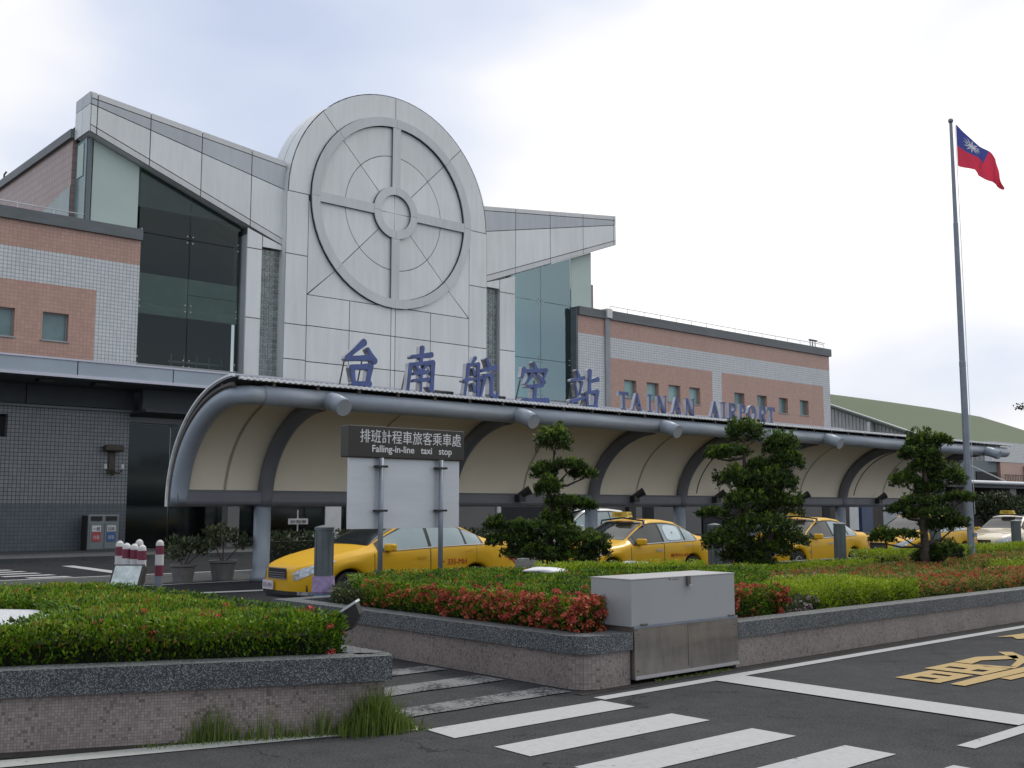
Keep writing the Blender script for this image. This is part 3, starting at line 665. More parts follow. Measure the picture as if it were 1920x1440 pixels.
# weeds at the foot of the left planter
def grass(n, fx, hfun, label, spread, name='grass_tuft'):
    t = nrg.uniform(0, 1, n); base = np.array([fx(a) for a in t]); base[:, :2] += nrg.normal(0, spread, (n, 2)) * [1, 1]
    h = np.array([hfun(a) for a in t]) * nrg.uniform(0.4, 1.1, n)
    lean = nrg.normal(0, 0.22, (n, 2)); tip = base + np.stack([lean[:, 0] * h, lean[:, 1] * h, h], 1)
    mid = base + np.stack([lean[:, 0] * h * 0.3, lean[:, 1] * h * 0.3, h * 0.55], 1)
    s = nrg.normal(0, 1, (n, 2)); s /= np.linalg.norm(s, axis=1, keepdims=True); s = np.concatenate([s * 0.004, np.zeros((n, 1))], 1)
    Q = np.stack([base - s, base + s, mid + s * 0.8, mid - s * 0.8], 1); Q2 = np.stack([mid - s * 0.8, mid + s * 0.8, tip, tip], 1); Q2[:, 2] += s * 0.1
    tt = np.clip(nrg.normal(0.5, 0.25, n), 0, 1)
    o = quadmesh(name, np.concatenate([Q, Q2]), np.concatenate([tt, tt]), L_GRASS); return tag(o, label, 'grass', kind='stuff')
edge = lambda a: (2.9 + a * 1.95, 7.66 - a * 0.93, 0.0)
grass(150, lambda a: (3.50 + a * 0.34, 7.39 - a * 0.15, 0), lambda a: 0.24 * math.exp(-((a - 0.5) / 0.4) ** 2) + 0.07, 'thin upright grass against the left planter wall', 0.03)
grass(210, lambda a: (3.85 + a * 0.75, 7.22 - a * 0.36, 0), lambda a: 0.07 + 0.20 * abs(math.sin(a * 7.3)) ** 2, 'row of wispy grass along the left planter wall', 0.03)
grass(1500, lambda a: (4.50 + a * 0.46, 6.90 - a * 0.15, 0), lambda a: 0.30 * math.exp(-((a - 0.45) / 0.30) ** 2) + 0.07, 'thick clump of green grass at the corner of the left planter', 0.06)
grass(500, lambda a: (3.2 + a * 1.85, 7.46 - a * 0.80, 0), lambda a: 0.035, 'low scattered weeds along the foot of the left planter', 0.04)
sheet('dirt_strip', [(-9, 12.85), (2.40, 7.76), (4.84, 6.66), (5.10, 6.70), (5.02, 6.95), (4.80, 7.05), (2.45, 8.0), (-9, 13.1)], 0.004, M_DIRT); sheet('dirt_strip', [(7.0, 6.90), (60, 6.93), (60, 7.05), (7.0, 7.02)], 0.004, M_DIRT)
grass(260, lambda a: (8.0 + a * 1.2, 6.96, 0), lambda a: 0.03, 'tiny weeds under the metal cabinet', 0.015)

# ------------------------------------------------------------------ bonsai trees
def tree(base, trunks, pads, label, seed):
    r = np.random.default_rng(seed); bx, by = base
    root = empty('bonsai_tree', (bx, by, 0.38), label, 'tree', 'cloud pruned trees in the long planter')
    def P(s, z, d=0.0): return (bx + VR.x * s + VF.x * d, by + VR.y * s + VF.y * d, z)
    ds = [float(r.uniform(-0.18, 0.18)) for _ in pads]
    mb = MB()
    for tr in trunks:
        pts = [Vector(P(s, z, 0.0)) for s, z, _ in tr]; mb.tube(pts, [w for _, _, w in tr], 8)
    for (s, z, rx, rz), dd in zip(pads, ds):
        # limb from the nearest trunk point below the pad
        cand = [(abs(s - ts) + abs(z - 0.25 - tz), ts, tz) for tr in trunks for ts, tz, _ in tr if tz < z]
        if not cand: continue
        _, ts, tz = min(cand)
        a = Vector(P(ts, tz)); e = Vector(P(s, z - rz * 0.5, dd)); m_ = a.lerp(e, 0.55) + Vector((0, 0, -0.05))
        mb.tube([a, m_, e], [0.028, 0.02, 0.01], 6)
        for k in range(5):
            e2 = Vector(P(s + r.uniform(-0.7, 0.7) * rx, z + r.uniform(-0.2, 0.4) * rz, dd + r.uniform(-0.5, 0.5) * rx)); mb.tube([m_.lerp(e, 0.8), e2], [0.009, 0.004], 4)
    mb.build('trunk', M_BARK, root, smooth=True)
    Ps, Ds, Ts = [], [], []
    for (s, z, rx, rz), dd in zip(pads, ds):
        vol = rx * rx * rz; rx *= 1.14; rz *= 1.2; ncl = int(110 + 2100 * (rx * rz) ** 0.9)
        # clumps over the pad's volume, denser to its skin and top
        u = r.normal(0, 1, (ncl, 3)); u /= np.linalg.norm(u, axis=1, keepdims=True); rad = r.uniform(0.35, 1.05, ncl) ** 0.55
        u[:, 2] = np.where(u[:, 2] < -0.35, -u[:, 2] * 0.6, u[:, 2])
        c = u * rad[:, None] * [rx, rx * 0.85, rz]
        lumpn = 1 + 0.22 * np.sin(u[:, 0] * 5 + s * 7) * np.cos(u[:, 1] * 4 + z * 5); c *= lumpn[:, None]
        per = 13
        cc = np.repeat(c, per, 0) + r.normal(0, 0.012, (ncl * per, 3))
        W_ = np.stack([bx + VR.x * (s + cc[:, 0]) + VF.x * (dd + cc[:, 1]), by + VR.y * (s + cc[:, 0]) + VF.y * (dd + cc[:, 1]), z + cc[:, 2]], 1)
        D = np.repeat(u, per, 0) * 0.5 + [0, 0, 0.7] + r.normal(0, 0.55, (ncl * per, 3))
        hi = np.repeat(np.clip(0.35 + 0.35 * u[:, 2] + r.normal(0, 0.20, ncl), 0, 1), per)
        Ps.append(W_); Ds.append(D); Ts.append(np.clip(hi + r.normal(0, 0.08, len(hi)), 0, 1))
    Q = leaves(np.concatenate(Ps), np.concatenate(Ds), 0.064, 0.021, 0.35)
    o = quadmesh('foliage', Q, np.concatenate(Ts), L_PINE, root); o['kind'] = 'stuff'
    return root
tree((12.46, 13.0), [[(0.0, 0.38, .09), (0.03, 0.8, .075), (-0.05, 1.2, .06), (0.02, 1.6, .05), (-0.06, 2.0, .035), (0.03, 2.35, .025), (0.05, 2.6, .015)]],
     [(0.05, 2.72, 0.25, 0.25), (0.30, 2.33, 0.24, 0.11), (0.54, 2.20, 0.2, 0.10), (-0.11, 2.23, 0.18, 0.16), (-0.06, 1.95, 0.19, 0.2), (0.27, 1.72, 0.33, 0.10), (0.56, 1.68, 0.18, 0.09), (-0.92, 1.35, 0.16, 0.14),
      (0.10, 1.46, 0.25, 0.18), (-0.44, 1.31, 0.35, 0.12), (-0.66, 1.11, 0.37, 0.15), (-0.04, 1.2, 0.44, 0.22), (0.49, 1.07, 0.4, 0.2), (-0.26, 0.9, 0.5, 0.17), (0.73, 0.93, 0.21, 0.22), (0.31, 0.8, 0.44, 0.15)],
     'slender cloud pruned tree with a round top tuft, between the sign and the second taxi', 3)
tree((16.62, 12.2), [[(0.0, 0.38, .11), (0.06, 0.9, .09), (-0.08, 1.5, .07), (0.05, 2.1, .05), (0.06, 2.6, .03), (0.08, 2.95, .015)], [(0.42, 0.38, .09), (0.45, 0.9, .08), (0.6, 1.5, .06), (0.68, 2.1, .04), (0.73, 2.65, .02)]],
     [(0.08, 3.02, 0.32, 0.27), (-0.2, 2.68, 0.38, 0.13), (-0.45, 2.62, 0.2, 0.09), (0.73, 2.76, 0.3, 0.27), (0.82, 2.46, 0.28, 0.24), (0.32, 2.42, 0.2, 0.14), (-0.11, 2.15, 0.34, 0.22), (0.49, 2.13, 0.44, 0.26), (0.08, 1.73, 0.42, 0.26), (-0.50, 1.53, 0.26, 0.10),
      (0.7, 1.63, 0.4, 0.32), (0.27, 1.29, 0.6, 0.26), (-0.28, 0.99, 0.45, 0.24), (0.86, 1.04, 0.4, 0.18), (0.06, 0.75, 0.42, 0.2), (0.5, 0.85, 0.45, 0.22), (0.4, 1.9, 0.36, 0.22), (0.72, 2.1, 0.26, 0.22), (0.2, 0.62, 0.34, 0.12)],
     'largest and densest cloud pruned tree with two crowns, in front of the third taxi', 5)
tree((20.34, 10.6), [[(0.0, 0.38, .10), (0.02, 0.9, .085), (0.0, 1.4, .07), (0.12, 2.0, .05), (0.05, 2.5, .035), (0.1, 2.85, .015)]],
     [(0.11, 2.88, 0.30, 0.28), (0.43, 2.96, 0.15, 0.12), (-0.14, 2.70, 0.23, 0.17), (0.17, 2.44, 0.34, 0.18), (-0.27, 2.16, 0.28, 0.2), (0.54, 2.21, 0.40, 0.26), (0.06, 1.74, 0.46, 0.16), (-0.4, 1.6, 0.23, 0.10), (0.72, 1.84, 0.27, 0.12), (0.16, 1.52, 0.5, 0.14),
      (0.6, 1.32, 0.27, 0.14), (-0.86, 1.06, 0.22, 0.18), (-0.48, 1.12, 0.3, 0.09), (0.44, 0.76, 0.34, 0.23), (0.09, 0.64, 0.24, 0.16), (0.30, 1.28, 0.30, 0.14), (0.16, 2.68, 0.2, 0.14), (0.16, 2.0, 0.26, 0.13)],
     'cloud pruned tree with a leaning tiered crown, just left of the flagpole', 9)

# ------------------------------------------------------------------ terminal building
T = empty('airport_terminal', (28.1, 40.0, 0.14), 'long airport terminal with a round-topped grey tower, two roof wings and tiled pink sides', 'building')
YF = 40.0
def inset(poly, g):
    """shrink a polygon (any winding) by g with mitred corners"""
    n = len(poly); A = sum(poly[i][0] * poly[(i + 1) % n][1] - poly[(i + 1) % n][0] * poly[i][1] for i in range(n)); s = 1 if A > 0 else -1
    o_ = []
    for i in range(n):
        p0, p1, p2 = Vector(poly[i - 1]), Vector(poly[i]), Vector(poly[(i + 1) % n])
        a = (p1 - p0); b_ = (p2 - p1)
        if a.length < 1e-6 or b_.length < 1e-6: o_.append(tuple(p1)); continue
        a.normalize(); b_.normalize(); na = Vector((-a.y, a.x)) * s; nb = Vector((-b_.y, b_.x)) * s
        k = na + nb; k = k.normalized() if k.length > 1e-6 else na
        o_.append(tuple(p1 + k * (g / max(0.35, k.dot(na)))))
    return o_
def panel(poly, y, m, parent, name='panel', th=0.05, g=0.019, plane='xz'):
    return MB().prism(inset(poly, g), y, y + th, plane).build(name, m, parent)
def rect(x0, x1, z0, z1): return [(x0, z0), (x1, z0), (x1, z1), (x0, z1)]

# --- tower
CX, CZ, YT = 28.1, 15.15, 39.7
tw = MB()
arch = [(22.5, 6.0), (33.7, 6.0), (33.7, CZ)] + [(CX + 5.55 * math.cos(t), CZ + 5.50 * math.sin(t)) for t in np.linspace(0.0, math.pi, 41)] + [(22.5, CZ)]
tw.prism(inset(arch, 0.03), YT + 0.04, 41.28)
tower = tw.build('tower', M_JOINT_SHADE, T)
# curved metal skin round the drum
sk = MB(); A0 = [(33.7, 6.2)] + [(33.7, CZ)] + [(CX + 5.56 * math.cos(t), CZ + 5.545 * math.sin(t)) for t in np.linspace(0.0, math.pi, 49)] + [(22.5, CZ), (22.5, 6.2)]
def skin(y0, y1, nm):
    s_ = MB(); n = len(A0)
    s_.add([(x, y0, z) for x, z in A0] + [(x, y1, z) for x, z in A0], [(i, i + 1, i + 1 + n, i + n) for i in range(n - 1)])
    return s_.build(nm, M_PANEL, tower, smooth=True)
skin(YT + 0.002, 40.5, 'side_cladding'); skin(40.53, 41.3, 'side_cladding')
def sector(r0, r1, a0, a1, y, m, name, gap=0.017, th=0.05, cx=CX, cz=CZ, parent=None):
    ri, ro = r0 + gap, r1 - gap; n = max(4, int(abs(a1 - a0) / R(6)))
    def arc(r):
        d = gap / max(r, 0.1); return [(cx + r * math.cos(t), cz + r * math.sin(t)) for t in np.linspace(a0 + d, a1 - d, n + 1)]
    mb = MB(); I, O = arc(max(ri, 0.02)), arc(ro)
    for i in range(n):
        q = [I[i], I[i + 1], O[i + 1], O[i]]
        k = len(mb.v); mb.v += [(x, y, z) for x, z in q] + [(x, y + th, z) for x, z in q]
        mb.f += [(k, k + 3, k + 2, k + 1), (k, k + 1, k + 5, k + 4), (k + 3, k + 7, k + 6, k + 2)]
        if i == 0: mb.f.append((k, k + 4, k + 7, k + 3))
        if i == n - 1: mb.f.append((k + 1, k + 2, k + 6, k + 5))
    return mb.build(name, m, parent)
P4 = math.pi / 4
RO, RI = 4.46, 4.04
for a in range(4):
    sector(RO, 5.53, a * P4, (a + 1) * P4, YT, M_PANEL, 'panel', parent=tower)
for x0, x1 in ((22.5, 23.58), (32.56, 33.7)):
    for z0, z1 in ((12.42, CZ), (9.4, 12.42), (7.9, 9.4), (6.2, 7.9)):
        panel(rect(x0, x1, z0, z1), YT, M_PANEL, tower)
# spandrels round the lower half of the ring, split along the diagonals
zb, xl, xr = 10.76, 23.595, 32.548
def spandrel(corner, a_from, a_to, extra):
    pts = [(CX + (RO + 0.015) * math.cos(t), CZ + (RO + 0.015) * math.sin(t)) for t in np.linspace(a_from, a_to, 12)]
    poly = pts + extra + [corner]
    return panel(poly, YT, M_PANEL, tower, g=0.010)
spandrel((xl, zb), R(180), R(225), []) if False else None
def spn(a0_, a1_, pts):
    arc = [(CX + (RO + 0.012) * math.cos(t), CZ + (RO + 0.012) * math.sin(t)) for t in np.linspace(a0_, a1_, 12)]
    mb = MB(); poly = arc + pts
    mb.prism(poly, YT, YT + 0.05); return mb.build('panel', M_PANEL, tower)
e_ = 0.014
spn(R(184), R(225), [(xl, zb + 0.05), (xl, 14.9)])
spn(R(225.35), R(268), [(CX - 0.1, zb + e_), (xl + 0.04, zb + e_)])
spn(R(272), R(314.65), [(xr - 0.04, zb + e_), (CX + 0.1, zb + e_)])
spn(R(315), R(356), [(xr, 14.9), (xr, zb + 0.05)])
# panels of the disc
for a in range(8):
    a0_, a1_ = a * P4, (a + 1) * P4
    sector(1.20, 2.68, a0_, a1_, YT, M_PANEL, 'panel', parent=tower)
    sector(2.68, RI, a0_, a1_, YT, M_PANEL, 'panel', parent=tower)
for a in range(4): sector(0.0, 0.9, a * 2 * P4, (a + 1) * 2 * P4, YT, M_PANEL, 'panel', parent=tower)
# proud ring, hub and spokes; dark strips behind paint shade on their sides
for a in range(8):
    g_ = sector(RI, RO, a * P4, (a + 1) * P4, YT - 0.15, M_PROUD, 'ring_segment', 0.006, 0.05, parent=tower)
    if a % 2 == 0: sector(RI + 0.02, RO - 0.02, a * P4, (a + 2) * P4, YT - 0.099, M_JOINT_SHADE, 'ring_side_shade', 0.0, 0.13, parent=tower)
for a in range(4):
    sector(0.84, 1.22, a * 2 * P4, (a + 1) * 2 * P4, YT - 0.15, M_PROUD, 'hub_segment', 0.006, 0.05, parent=tower); sector(0.86, 1.20, a * 2 * P4, (a + 1) * 2 * P4, YT - 0.099, M_JOINT_SHADE, 'hub_side_shade', 0.0, 0.13, parent=tower)
for dx, dz in ((1, 0), (-1, 0), (0, 1), (0, -1)):
    if dx: a_, b2 = sorted((CX + dx * 1.2, CX + dx * (RI + 0.02))); (box('spoke', a_, b2, YT - 0.135, YT - 0.09, CZ - 0.215, CZ + 0.215, M_PROUD, tower), box('spoke_side_shade', a_, b2, YT - 0.089, YT - 0.002, CZ - 0.20, CZ + 0.20, M_JOINT_SHADE, tower))
    else: a_, b2 = sorted((CZ + dz * 1.2, CZ + dz * (RI + 0.02))); (box('spoke', CX - 0.215, CX + 0.215, YT - 0.135, YT - 0.09, a_, b2, M_PROUD, tower), box('spoke_side_shade', CX - 0.20, CX + 0.20, YT - 0.089, YT - 0.002, a_, b2, M_JOINT_SHADE, tower))
for z0, z1 in ((9.42, zb), (7.86, 9.42), (6.3, 7.86)):
    for x0, x1 in ((23.58, 25.75), (25.75, 27.98), (27.98, 28.22), (28.22, 30.24), (30.24, 32.56)):
        panel(rect(x0, x1, z0, z1), YT, M_PANEL, tower)

# --- roof wings
def lerp2(p, q, t): return (p[0] + (q[0] - p[0]) * t, p[1] + (q[1] - p[1]) * t)
def wing(X, top, trim, dark, low, bot, side):
    """X joints from the tip to the tower; the other lists are heights at the tip and at the tower"""
    f = lambda h, x: h[0] + (h[1] - h[0]) * (x - X[0]) / (X[-1] - X[0])
    xs = [X[0], X[-1]]
    body = [(X[0], f(bot, X[0])), (X[-1], f(bot, X[-1])), (X[-1], f(top, X[-1]) - 0.02), (X[0], f(top, X[0]) - 0.02)]
    w = MB().prism(inset(body, 0.03), YF + 0.04, 41.3).build('roof_wing', M_JOINT_SHADE, T)
    # sloping roof behind the parapet and the soffit board
    MB().add([(X[0], 41.3, f(bot, X[0]) + 0.6), (X[-1], 41.3, f(bot, X[-1]) + 0.8), (X[-1], 62, f(bot, X[-1]) + 0.8), (X[0], 62, f(bot, X[0]) + 0.6)], [(0, 1, 2, 3)]).build('roof_deck', M_CORN, w)
    for a, b2 in zip(X[:-1], X[1:]):
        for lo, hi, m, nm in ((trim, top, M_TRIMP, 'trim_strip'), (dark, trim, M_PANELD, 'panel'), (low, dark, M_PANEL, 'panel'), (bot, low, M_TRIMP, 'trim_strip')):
            poly = [(a, f(lo, a)), (b2, f(lo, b2)), (b2, f(hi, b2)), (a, f(hi, a))]
            panel(poly, YF, m, w, nm, 0.05)
    # underside
    x0, x1 = sorted((X[0], X[-1]))
    MB().add([(x0, YF + 0.02, f(bot, x0) - 0.004), (x1, YF + 0.02, f(bot, x1) - 0.004), (x1, 41.3, f(bot, x1) - 0.004), (x0, 41.3, f(bot, x0) - 0.004)], [(0, 1, 2, 3)]).build('soffit', M_WSOFF, w)
    # end face
    e0 = X[0]; d = -0.05 if side < 0 else 0.05
    for y0, y1 in ((YF, 40.75), (40.75, 41.5)):
        for lo, hi, m in ((dark, top, M_PANELD), (bot, dark, M_PANEL)):
            MB().box(min(e0, e0 + d), max(e0, e0 + d), y0 + 0.012, y1 - 0.012, f(lo, e0) + 0.012, f(hi, e0) - 0.012).build('end_panel', m, w)
    return w
wl_ = wing([14.22, 14.47, 16.57, 18.74, 20.98, 22.62], (17.42, 16.50), (17.16, 16.24), (16.92, 15.22), (16.12, 13.02), (15.85, 12.74), -1)
wr_ = wing([43.36, 43.22, 40.8, 38.33, 35.88, 33.72], (17.92, 16.66), (17.66, 16.42), (17.38, 15.34), (16.5, 13.06), (16.24, 12.74), 1)
# --- columns beside the tower with the glass block strips
def column(x0, x1, zt0, zt1, nm='column'):
    c = MB().prism([(x0 + .03, 6.2), (x1 - .03, 6.2), (x1 - .03, zt1 - 0.05), (x0 + .03, zt0 - 0.05)], YF + 0.05, 40.9).build(nm, M_JOINT_SHADE, T)
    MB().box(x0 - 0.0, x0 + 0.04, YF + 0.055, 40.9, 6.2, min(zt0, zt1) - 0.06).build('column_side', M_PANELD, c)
    for a, b2 in ((6.2, 9.5), (9.5, 12.44)): panel(rect(x0, x1, a, b2), YF, M_PANEL, c)
    panel([(x0, 12.44), (x1, 12.44), (x1, zt1), (x0, zt0)], YF, M_PANEL, c)
    return c
column(20.86, 21.57, 13.30, 13.06); column(34.80, 35.84, 13.06, 13.42)
panel([(21.57, 12.56), (22.5, 12.56), (22.5, 12.78), (21.57, 13.06)], YF, M_PANEL, T)
panel([(33.7, 12.56), (34.80, 12.56), (34.80, 13.06), (33.7, 12.76)], YF, M_PANEL, T)
bmesh_block = MB().box(0.024, 0.211, -0.03, 0.02, 0.024, 0.211).build('glass_block', M_BLOCK, None)
blk_me = bmesh_block.data; bpy.data.objects.remove(bmesh_block)
def blockwin(x0, x1):
    g = MB().box(x0, x1, 40.26, 40.34, 7.15, 12.54).build('glass_block_window', M_MORT, T)
    nx = 4; w = (x1 - x0) / nx
    for i in range(nx):
        for j in range(23):
            o = bpy.data.objects.new('glass_block', blk_me); COL.objects.link(o); o.parent = g
            o.location = Vector((x0 + i * w, 40.25, 7.16 + j * 0.233)) - wl(g); o.scale = (w / 0.235, 1, 1); WL[o.name] = wl(g)
    box('sill', x0 - 0.05, x1 + 0.05, 40.02, 40.3, 7.02, 7.15, M_FRAME, T)
blockwin(21.58, 22.50); blockwin(33.72, 34.78)

# --- curtain glass bays
def bay(x0, x1, cols, rows, topf, m, frost=None):
    g = box('glass_frame', x0, x1, 40.40, 40.48, 7.12, 7.24, M_FRAME, T)
    for a, b2 in zip(cols[:-1], cols[1:]):
        for i, (z0, z1) in enumerate(zip(rows[:-1], rows[1:])):
            poly = [(a + .012, z0 + .012), (b2 - .012, z0 + .012), (b2 - .012, min(z1 - .012, topf(b2))), (a + .012, min(z1 - .012, topf(a)))]
            MB().prism(poly, 40.42, 40.44).build('pane', m, g)
    for cxx in cols:
        for z in rows[1:-1] + [rows[0] + 0.12]:
            mb = MB()
            for dx in (-0.12, 0.12):
                for dz in (-0.13, 0.13):
                    if x0 - .1 < cxx + dx < x1 + .1: mb.lathe([(0.0, -0.03), (0.028, -0.02), (0.028, 0.02), (0.0, 0.03)], (cxx + dx, 40.40, z + dz), 8)
            mb.build('glass_fitting', M_STEELL, g)
    return g
topL = lambda x: 15.85 + (12.74 - 15.85) * (x - 14.22) / (22.62 - 14.22) - 0.03
topR = lambda x: 12.74 + (16.24 - 12.74) * (x - 33.72) / (43.36 - 33.72) - 0.03
bay(16.35, 20.86, [16.42, 18.55, 20.78], [7.25, 9.6, 12.42, 15.6], topL, G_DARK)
bay(35.84, 40.2, [35.9, 38.0, 40.22], [7.25, 9.35, 12.42, 15.6], topR, G_TEAL)
# frosted upper corner panes beyond the bays, standing on the low wing roofs
MB().prism([(14.55, 12.4), (16.36, 12.4), (16.36, topL(16.36)), (14.55, topL(14.55))], 40.45, 40.5).build('frosted_pane', M_FROST, T)
MB().prism([(40.3, 12.4), (41.85, 12.4), (41.85, topR(41.85)), (40.3, topR(40.3))], 40.45, 40.5).build('frosted_pane', M_FROST, T)
MB().tube([(14.42, 40.45, 12.4), (14.42, 40.45, 15.7)], 0.09, 10).build('corner_post', M_GREYW, T)
# interior of the hall: back wall, floor slab edges, lift of pale panels
box('interior_wall', 14.6, 22.5, 44.4, 44.5, 6.2, 15.0, M_DARK, T)
box('interior_gallery', 16.4, 18.6, 40.62, 40.8, 9.25, 10.85, M_INTF, T); box('interior_gallery', 18.64, 20.8, 40.62, 40.8, 10.22, 10.85, M_INTF, T); box('interior_gallery', 18.64, 20.8, 40.62, 40.8, 9.25, 10.19, M_INTF, T)
box('interior_gallery', 16.4, 20.8, 40.62, 40.8, 13.5, 16.0, mat('interior_beam', (0.22, 0.27, 0.27), 0.7), T)
for k in range(5): box('interior_rail', 18.4 + k * 0.55, 18.44 + k * 0.55, 41.5, 41.54, 7.3, 7.9, M_FRAME, T)
box('interior_rail', 18.3, 20.7, 41.5, 41.54, 7.55, 7.62, M_FRAME, T)
M_TEALW = mat('interior_teal', (0.55, 0.70, 0.68), 0.7, 0, 0.15, 0.4)
box('interior_wall', 34.0, 42.0, 44.4, 44.5, 6.2, 16.0, M_TEALW, T)
M_PALEI = mat('interior_window', (0.85, 0.92, 0.92), 0.4, 0, 0.05)
for x0 in (37.9, 39.2, 41.0): box('interior_window', x0, x0 + 1.1, 44.30, 44.38, 12.1, 14.6, M_PALEI, T)
box('interior_beam', 35.9, 42, 42.4, 42.6, 11.2, 11.9, mat('interior_beam_teal', (0.35, 0.45, 0.45), 0.7), T)
# hall side walls (pink) running back under a grey parapet
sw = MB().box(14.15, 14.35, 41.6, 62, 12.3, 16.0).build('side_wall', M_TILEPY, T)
box('parapet', 14.02, 14.40, 41.5, 62, 15.95, 16.3, M_CORN, T)
MB().add([(14.13, 41.62, 12.3), (14.13, 50.5, 12.3), (14.13, 44.6, 13.7), (14.13, 41.62, 14.1)], [(0, 1, 2, 3)]).build('side_window', M_TEALS, T)
box('hall_roof', 14.36, 43.2, 44.6, 62, 15.6, 15.9, M_CORN, T)
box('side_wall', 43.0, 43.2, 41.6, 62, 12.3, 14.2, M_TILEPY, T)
MB().prism([(40.5, 12.4), (41.6, 12.4), (41.6, 15.75), (40.5, 15.75)], 14.30, 14.34, 'yz').build('side_glass', M_TEALS, T)
MB().prism([(40.75, 14.3), (41.35, 14.3), (41.35, 15.6), (40.75, 15.6)], 14.27, 14.29, 'yz').build('pale_side_pane', M_FROST, T)
cp = MB().tube([(14.2, 50.4, 16.3), (14.2, 50.4, 16.6), (14.28, 50.35, 16.75)], 0.04, 6); cp.build('roof_lamp', M_BLACK, T)

# --- low wings: tiled walls
def tiled(x0, x1, z0, z1, m, nm='tiled_wall', y=YF, parent=T, holes=()):
    """wall slab with real rectangular openings"""
    xs = sorted({x0, x1} | {h[i] for h in holes for i in (0, 1)}); zs = sorted({z0, z1} | {h[i] for h in holes for i in (2, 3)})
    mb = MB()
    for a, b2 in zip(xs[:-1], xs[1:]):
        for c, d in zip(zs[:-1], zs[1:]):
            cx, cz = (a + b2) / 2, (c + d) / 2
            if any(h[0] < cx < h[1] and h[2] < cz < h[3] for h in holes): continue
            mb.box(a, b2, y, y + 0.35, c, d)
    return mb.build(nm, m, parent)
def window(x0, x1, z0, z1, m, y=40.22):
    w = box('window', x0, x1, y, y + 0.03, z0, z1, m, T)
    for a in ((x0, x1, z0, z0 + .045), (x0, x1, z1 - .045, z1), (x0, x0 + .045, z0 + .045, z1 - .045), (x1 - .045, x1, z0 + .045, z1 - .045)):
        box('frame', a[0], a[1], y - 0.04, y - 0.001, a[2], a[3], M_FRAME, w)
    box('sill', x0 - 0.05, x1 + 0.05, YF - 0.05, y - 0.05, z0 - 0.05, z0, M_FRAME, w)
lw = [(9.0, 9.95), (10.95, 11.88), (12.84, 13.76)]
tiled(4, 16.35, 10.98, 11.95, M_TILEP)
tiled(4, 16.35, 9.78, 10.98, M_TILEW)
tiled(4, 14.72, 6.2, 9.78, M_TILEP, holes=[(a, b2, 7.72, 8.74) for a, b2 in lw])
tiled(14.72, 16.35, 6.2, 9.78, M_TILEW)
for a, b2 in lw: window(a, b2, 7.72, 8.74, M_WIN)
box('cornice', 4, 16.38, 39.86, 40.6, 11.95, 12.38, M_CORN, T)
box('flat_roof', 4, 16.3, 40.6, 62, 12.0, 12.3, M_CORN, T)
box('end_wall', 16.28, 16.38, 40.36, 44, 6.2, 11.95, M_CORN, T)
rw = [(43.94, 44.96), (45.83, 46.87), (47.72, 48.78), (49.6, 50.63), (53.95, 54.99), (56.31, 57.34), (58.66, 59.66), (61.03, 62.05)]
tiled(40.36, 42.40, 10.98, 11.95, M_TILEP); tiled(42.76, 64.7, 10.98, 11.95, M_TILEP)
tiled(40.36, 42.40, 6.2, 10.98, M_TILEW); tiled(42.76, 64.7, 9.84, 10.98, M_TILEW)
tiled(42.76, 51.8, 5.5, 9.84, M_TILEP, holes=[(a, b2, 7.75, 8.73) for a, b2 in rw[:4]])
tiled(51.8, 52.72, 5.5, 9.84, M_TILEW)
tiled(52.72, 63.85, 5.5, 9.84, M_TILEP, holes=[(a, b2, 7.72, 8.73) for a, b2 in rw[4:]])
tiled(63.85, 64.7, 5.5, 9.84, M_TILEW)
for i, (a, b2) in enumerate(rw): window(a, b2, 7.75, 8.73, M_WINR if i < 4 else M_WIN, 40.25)
M_DPIPE = mat('downpipe_grey', (0.30, 0.31, 0.32), 0.6, 0, 0.15)
box('downpipe', 42.40, 42.76, 39.90, 40.3, 5.5, 12.0, M_DPIPE, T); box('downpipe_head', 42.38, 42.78, 39.74, 40.3, 12.0, 12.5, M_TRIMP, T)
box('cornice', 40.34, 42.38, 39.86, 40.6, 11.95, 12.40, M_CORN, T); box('cornice', 42.78, 64.82, 39.86, 40.6, 11.95, 12.45, M_CORN, T)
box('flat_roof', 40.36, 64.7, 40.6, 58, 11.9, 12.2, M_CORN, T)
box('end_wall', 64.5, 64.7, 40.35, 58, 0, 11.95, M_TILEW, T)
box('end_wall', 40.22, 40.35, 40.0, 44, 6.2, 12.3, M_CORN, T)
def rail(x0, x1, y, z, n, zbase):
    r = MB().tube([(x0, y, z), (x1, y, z)], 0.022, 6); 
    o = r.build('roof_rail', M_STEELL, T)
    for k in range(n + 1):
        x = x0 + (x1 - x0) * k / n; MB().tube([(x, y, zbase), (x, y, z)], 0.016, 5).build('rail_post', M_STEELL, o)
rail(4.2, 14.5, 40.5, 12.72, 8, 12.3); rail(43.4, 64.9, 40.5, 12.86, 15, 12.4)
an = MB()
for k in range(3): an.tube([(63.4 + k * 0.3, 40.6, 12.4), (63.4 + k * 0.3, 40.6, 13.1)], 0.03, 5)
an.box(63.3, 64.2, 40.55, 40.65, 13.0, 13.1); an.tube([(64.0, 40.6, 13.02), (65.2, 40.6, 12.98)], 0.02, 5); an.build('roof_antenna', M_BLACK, T)

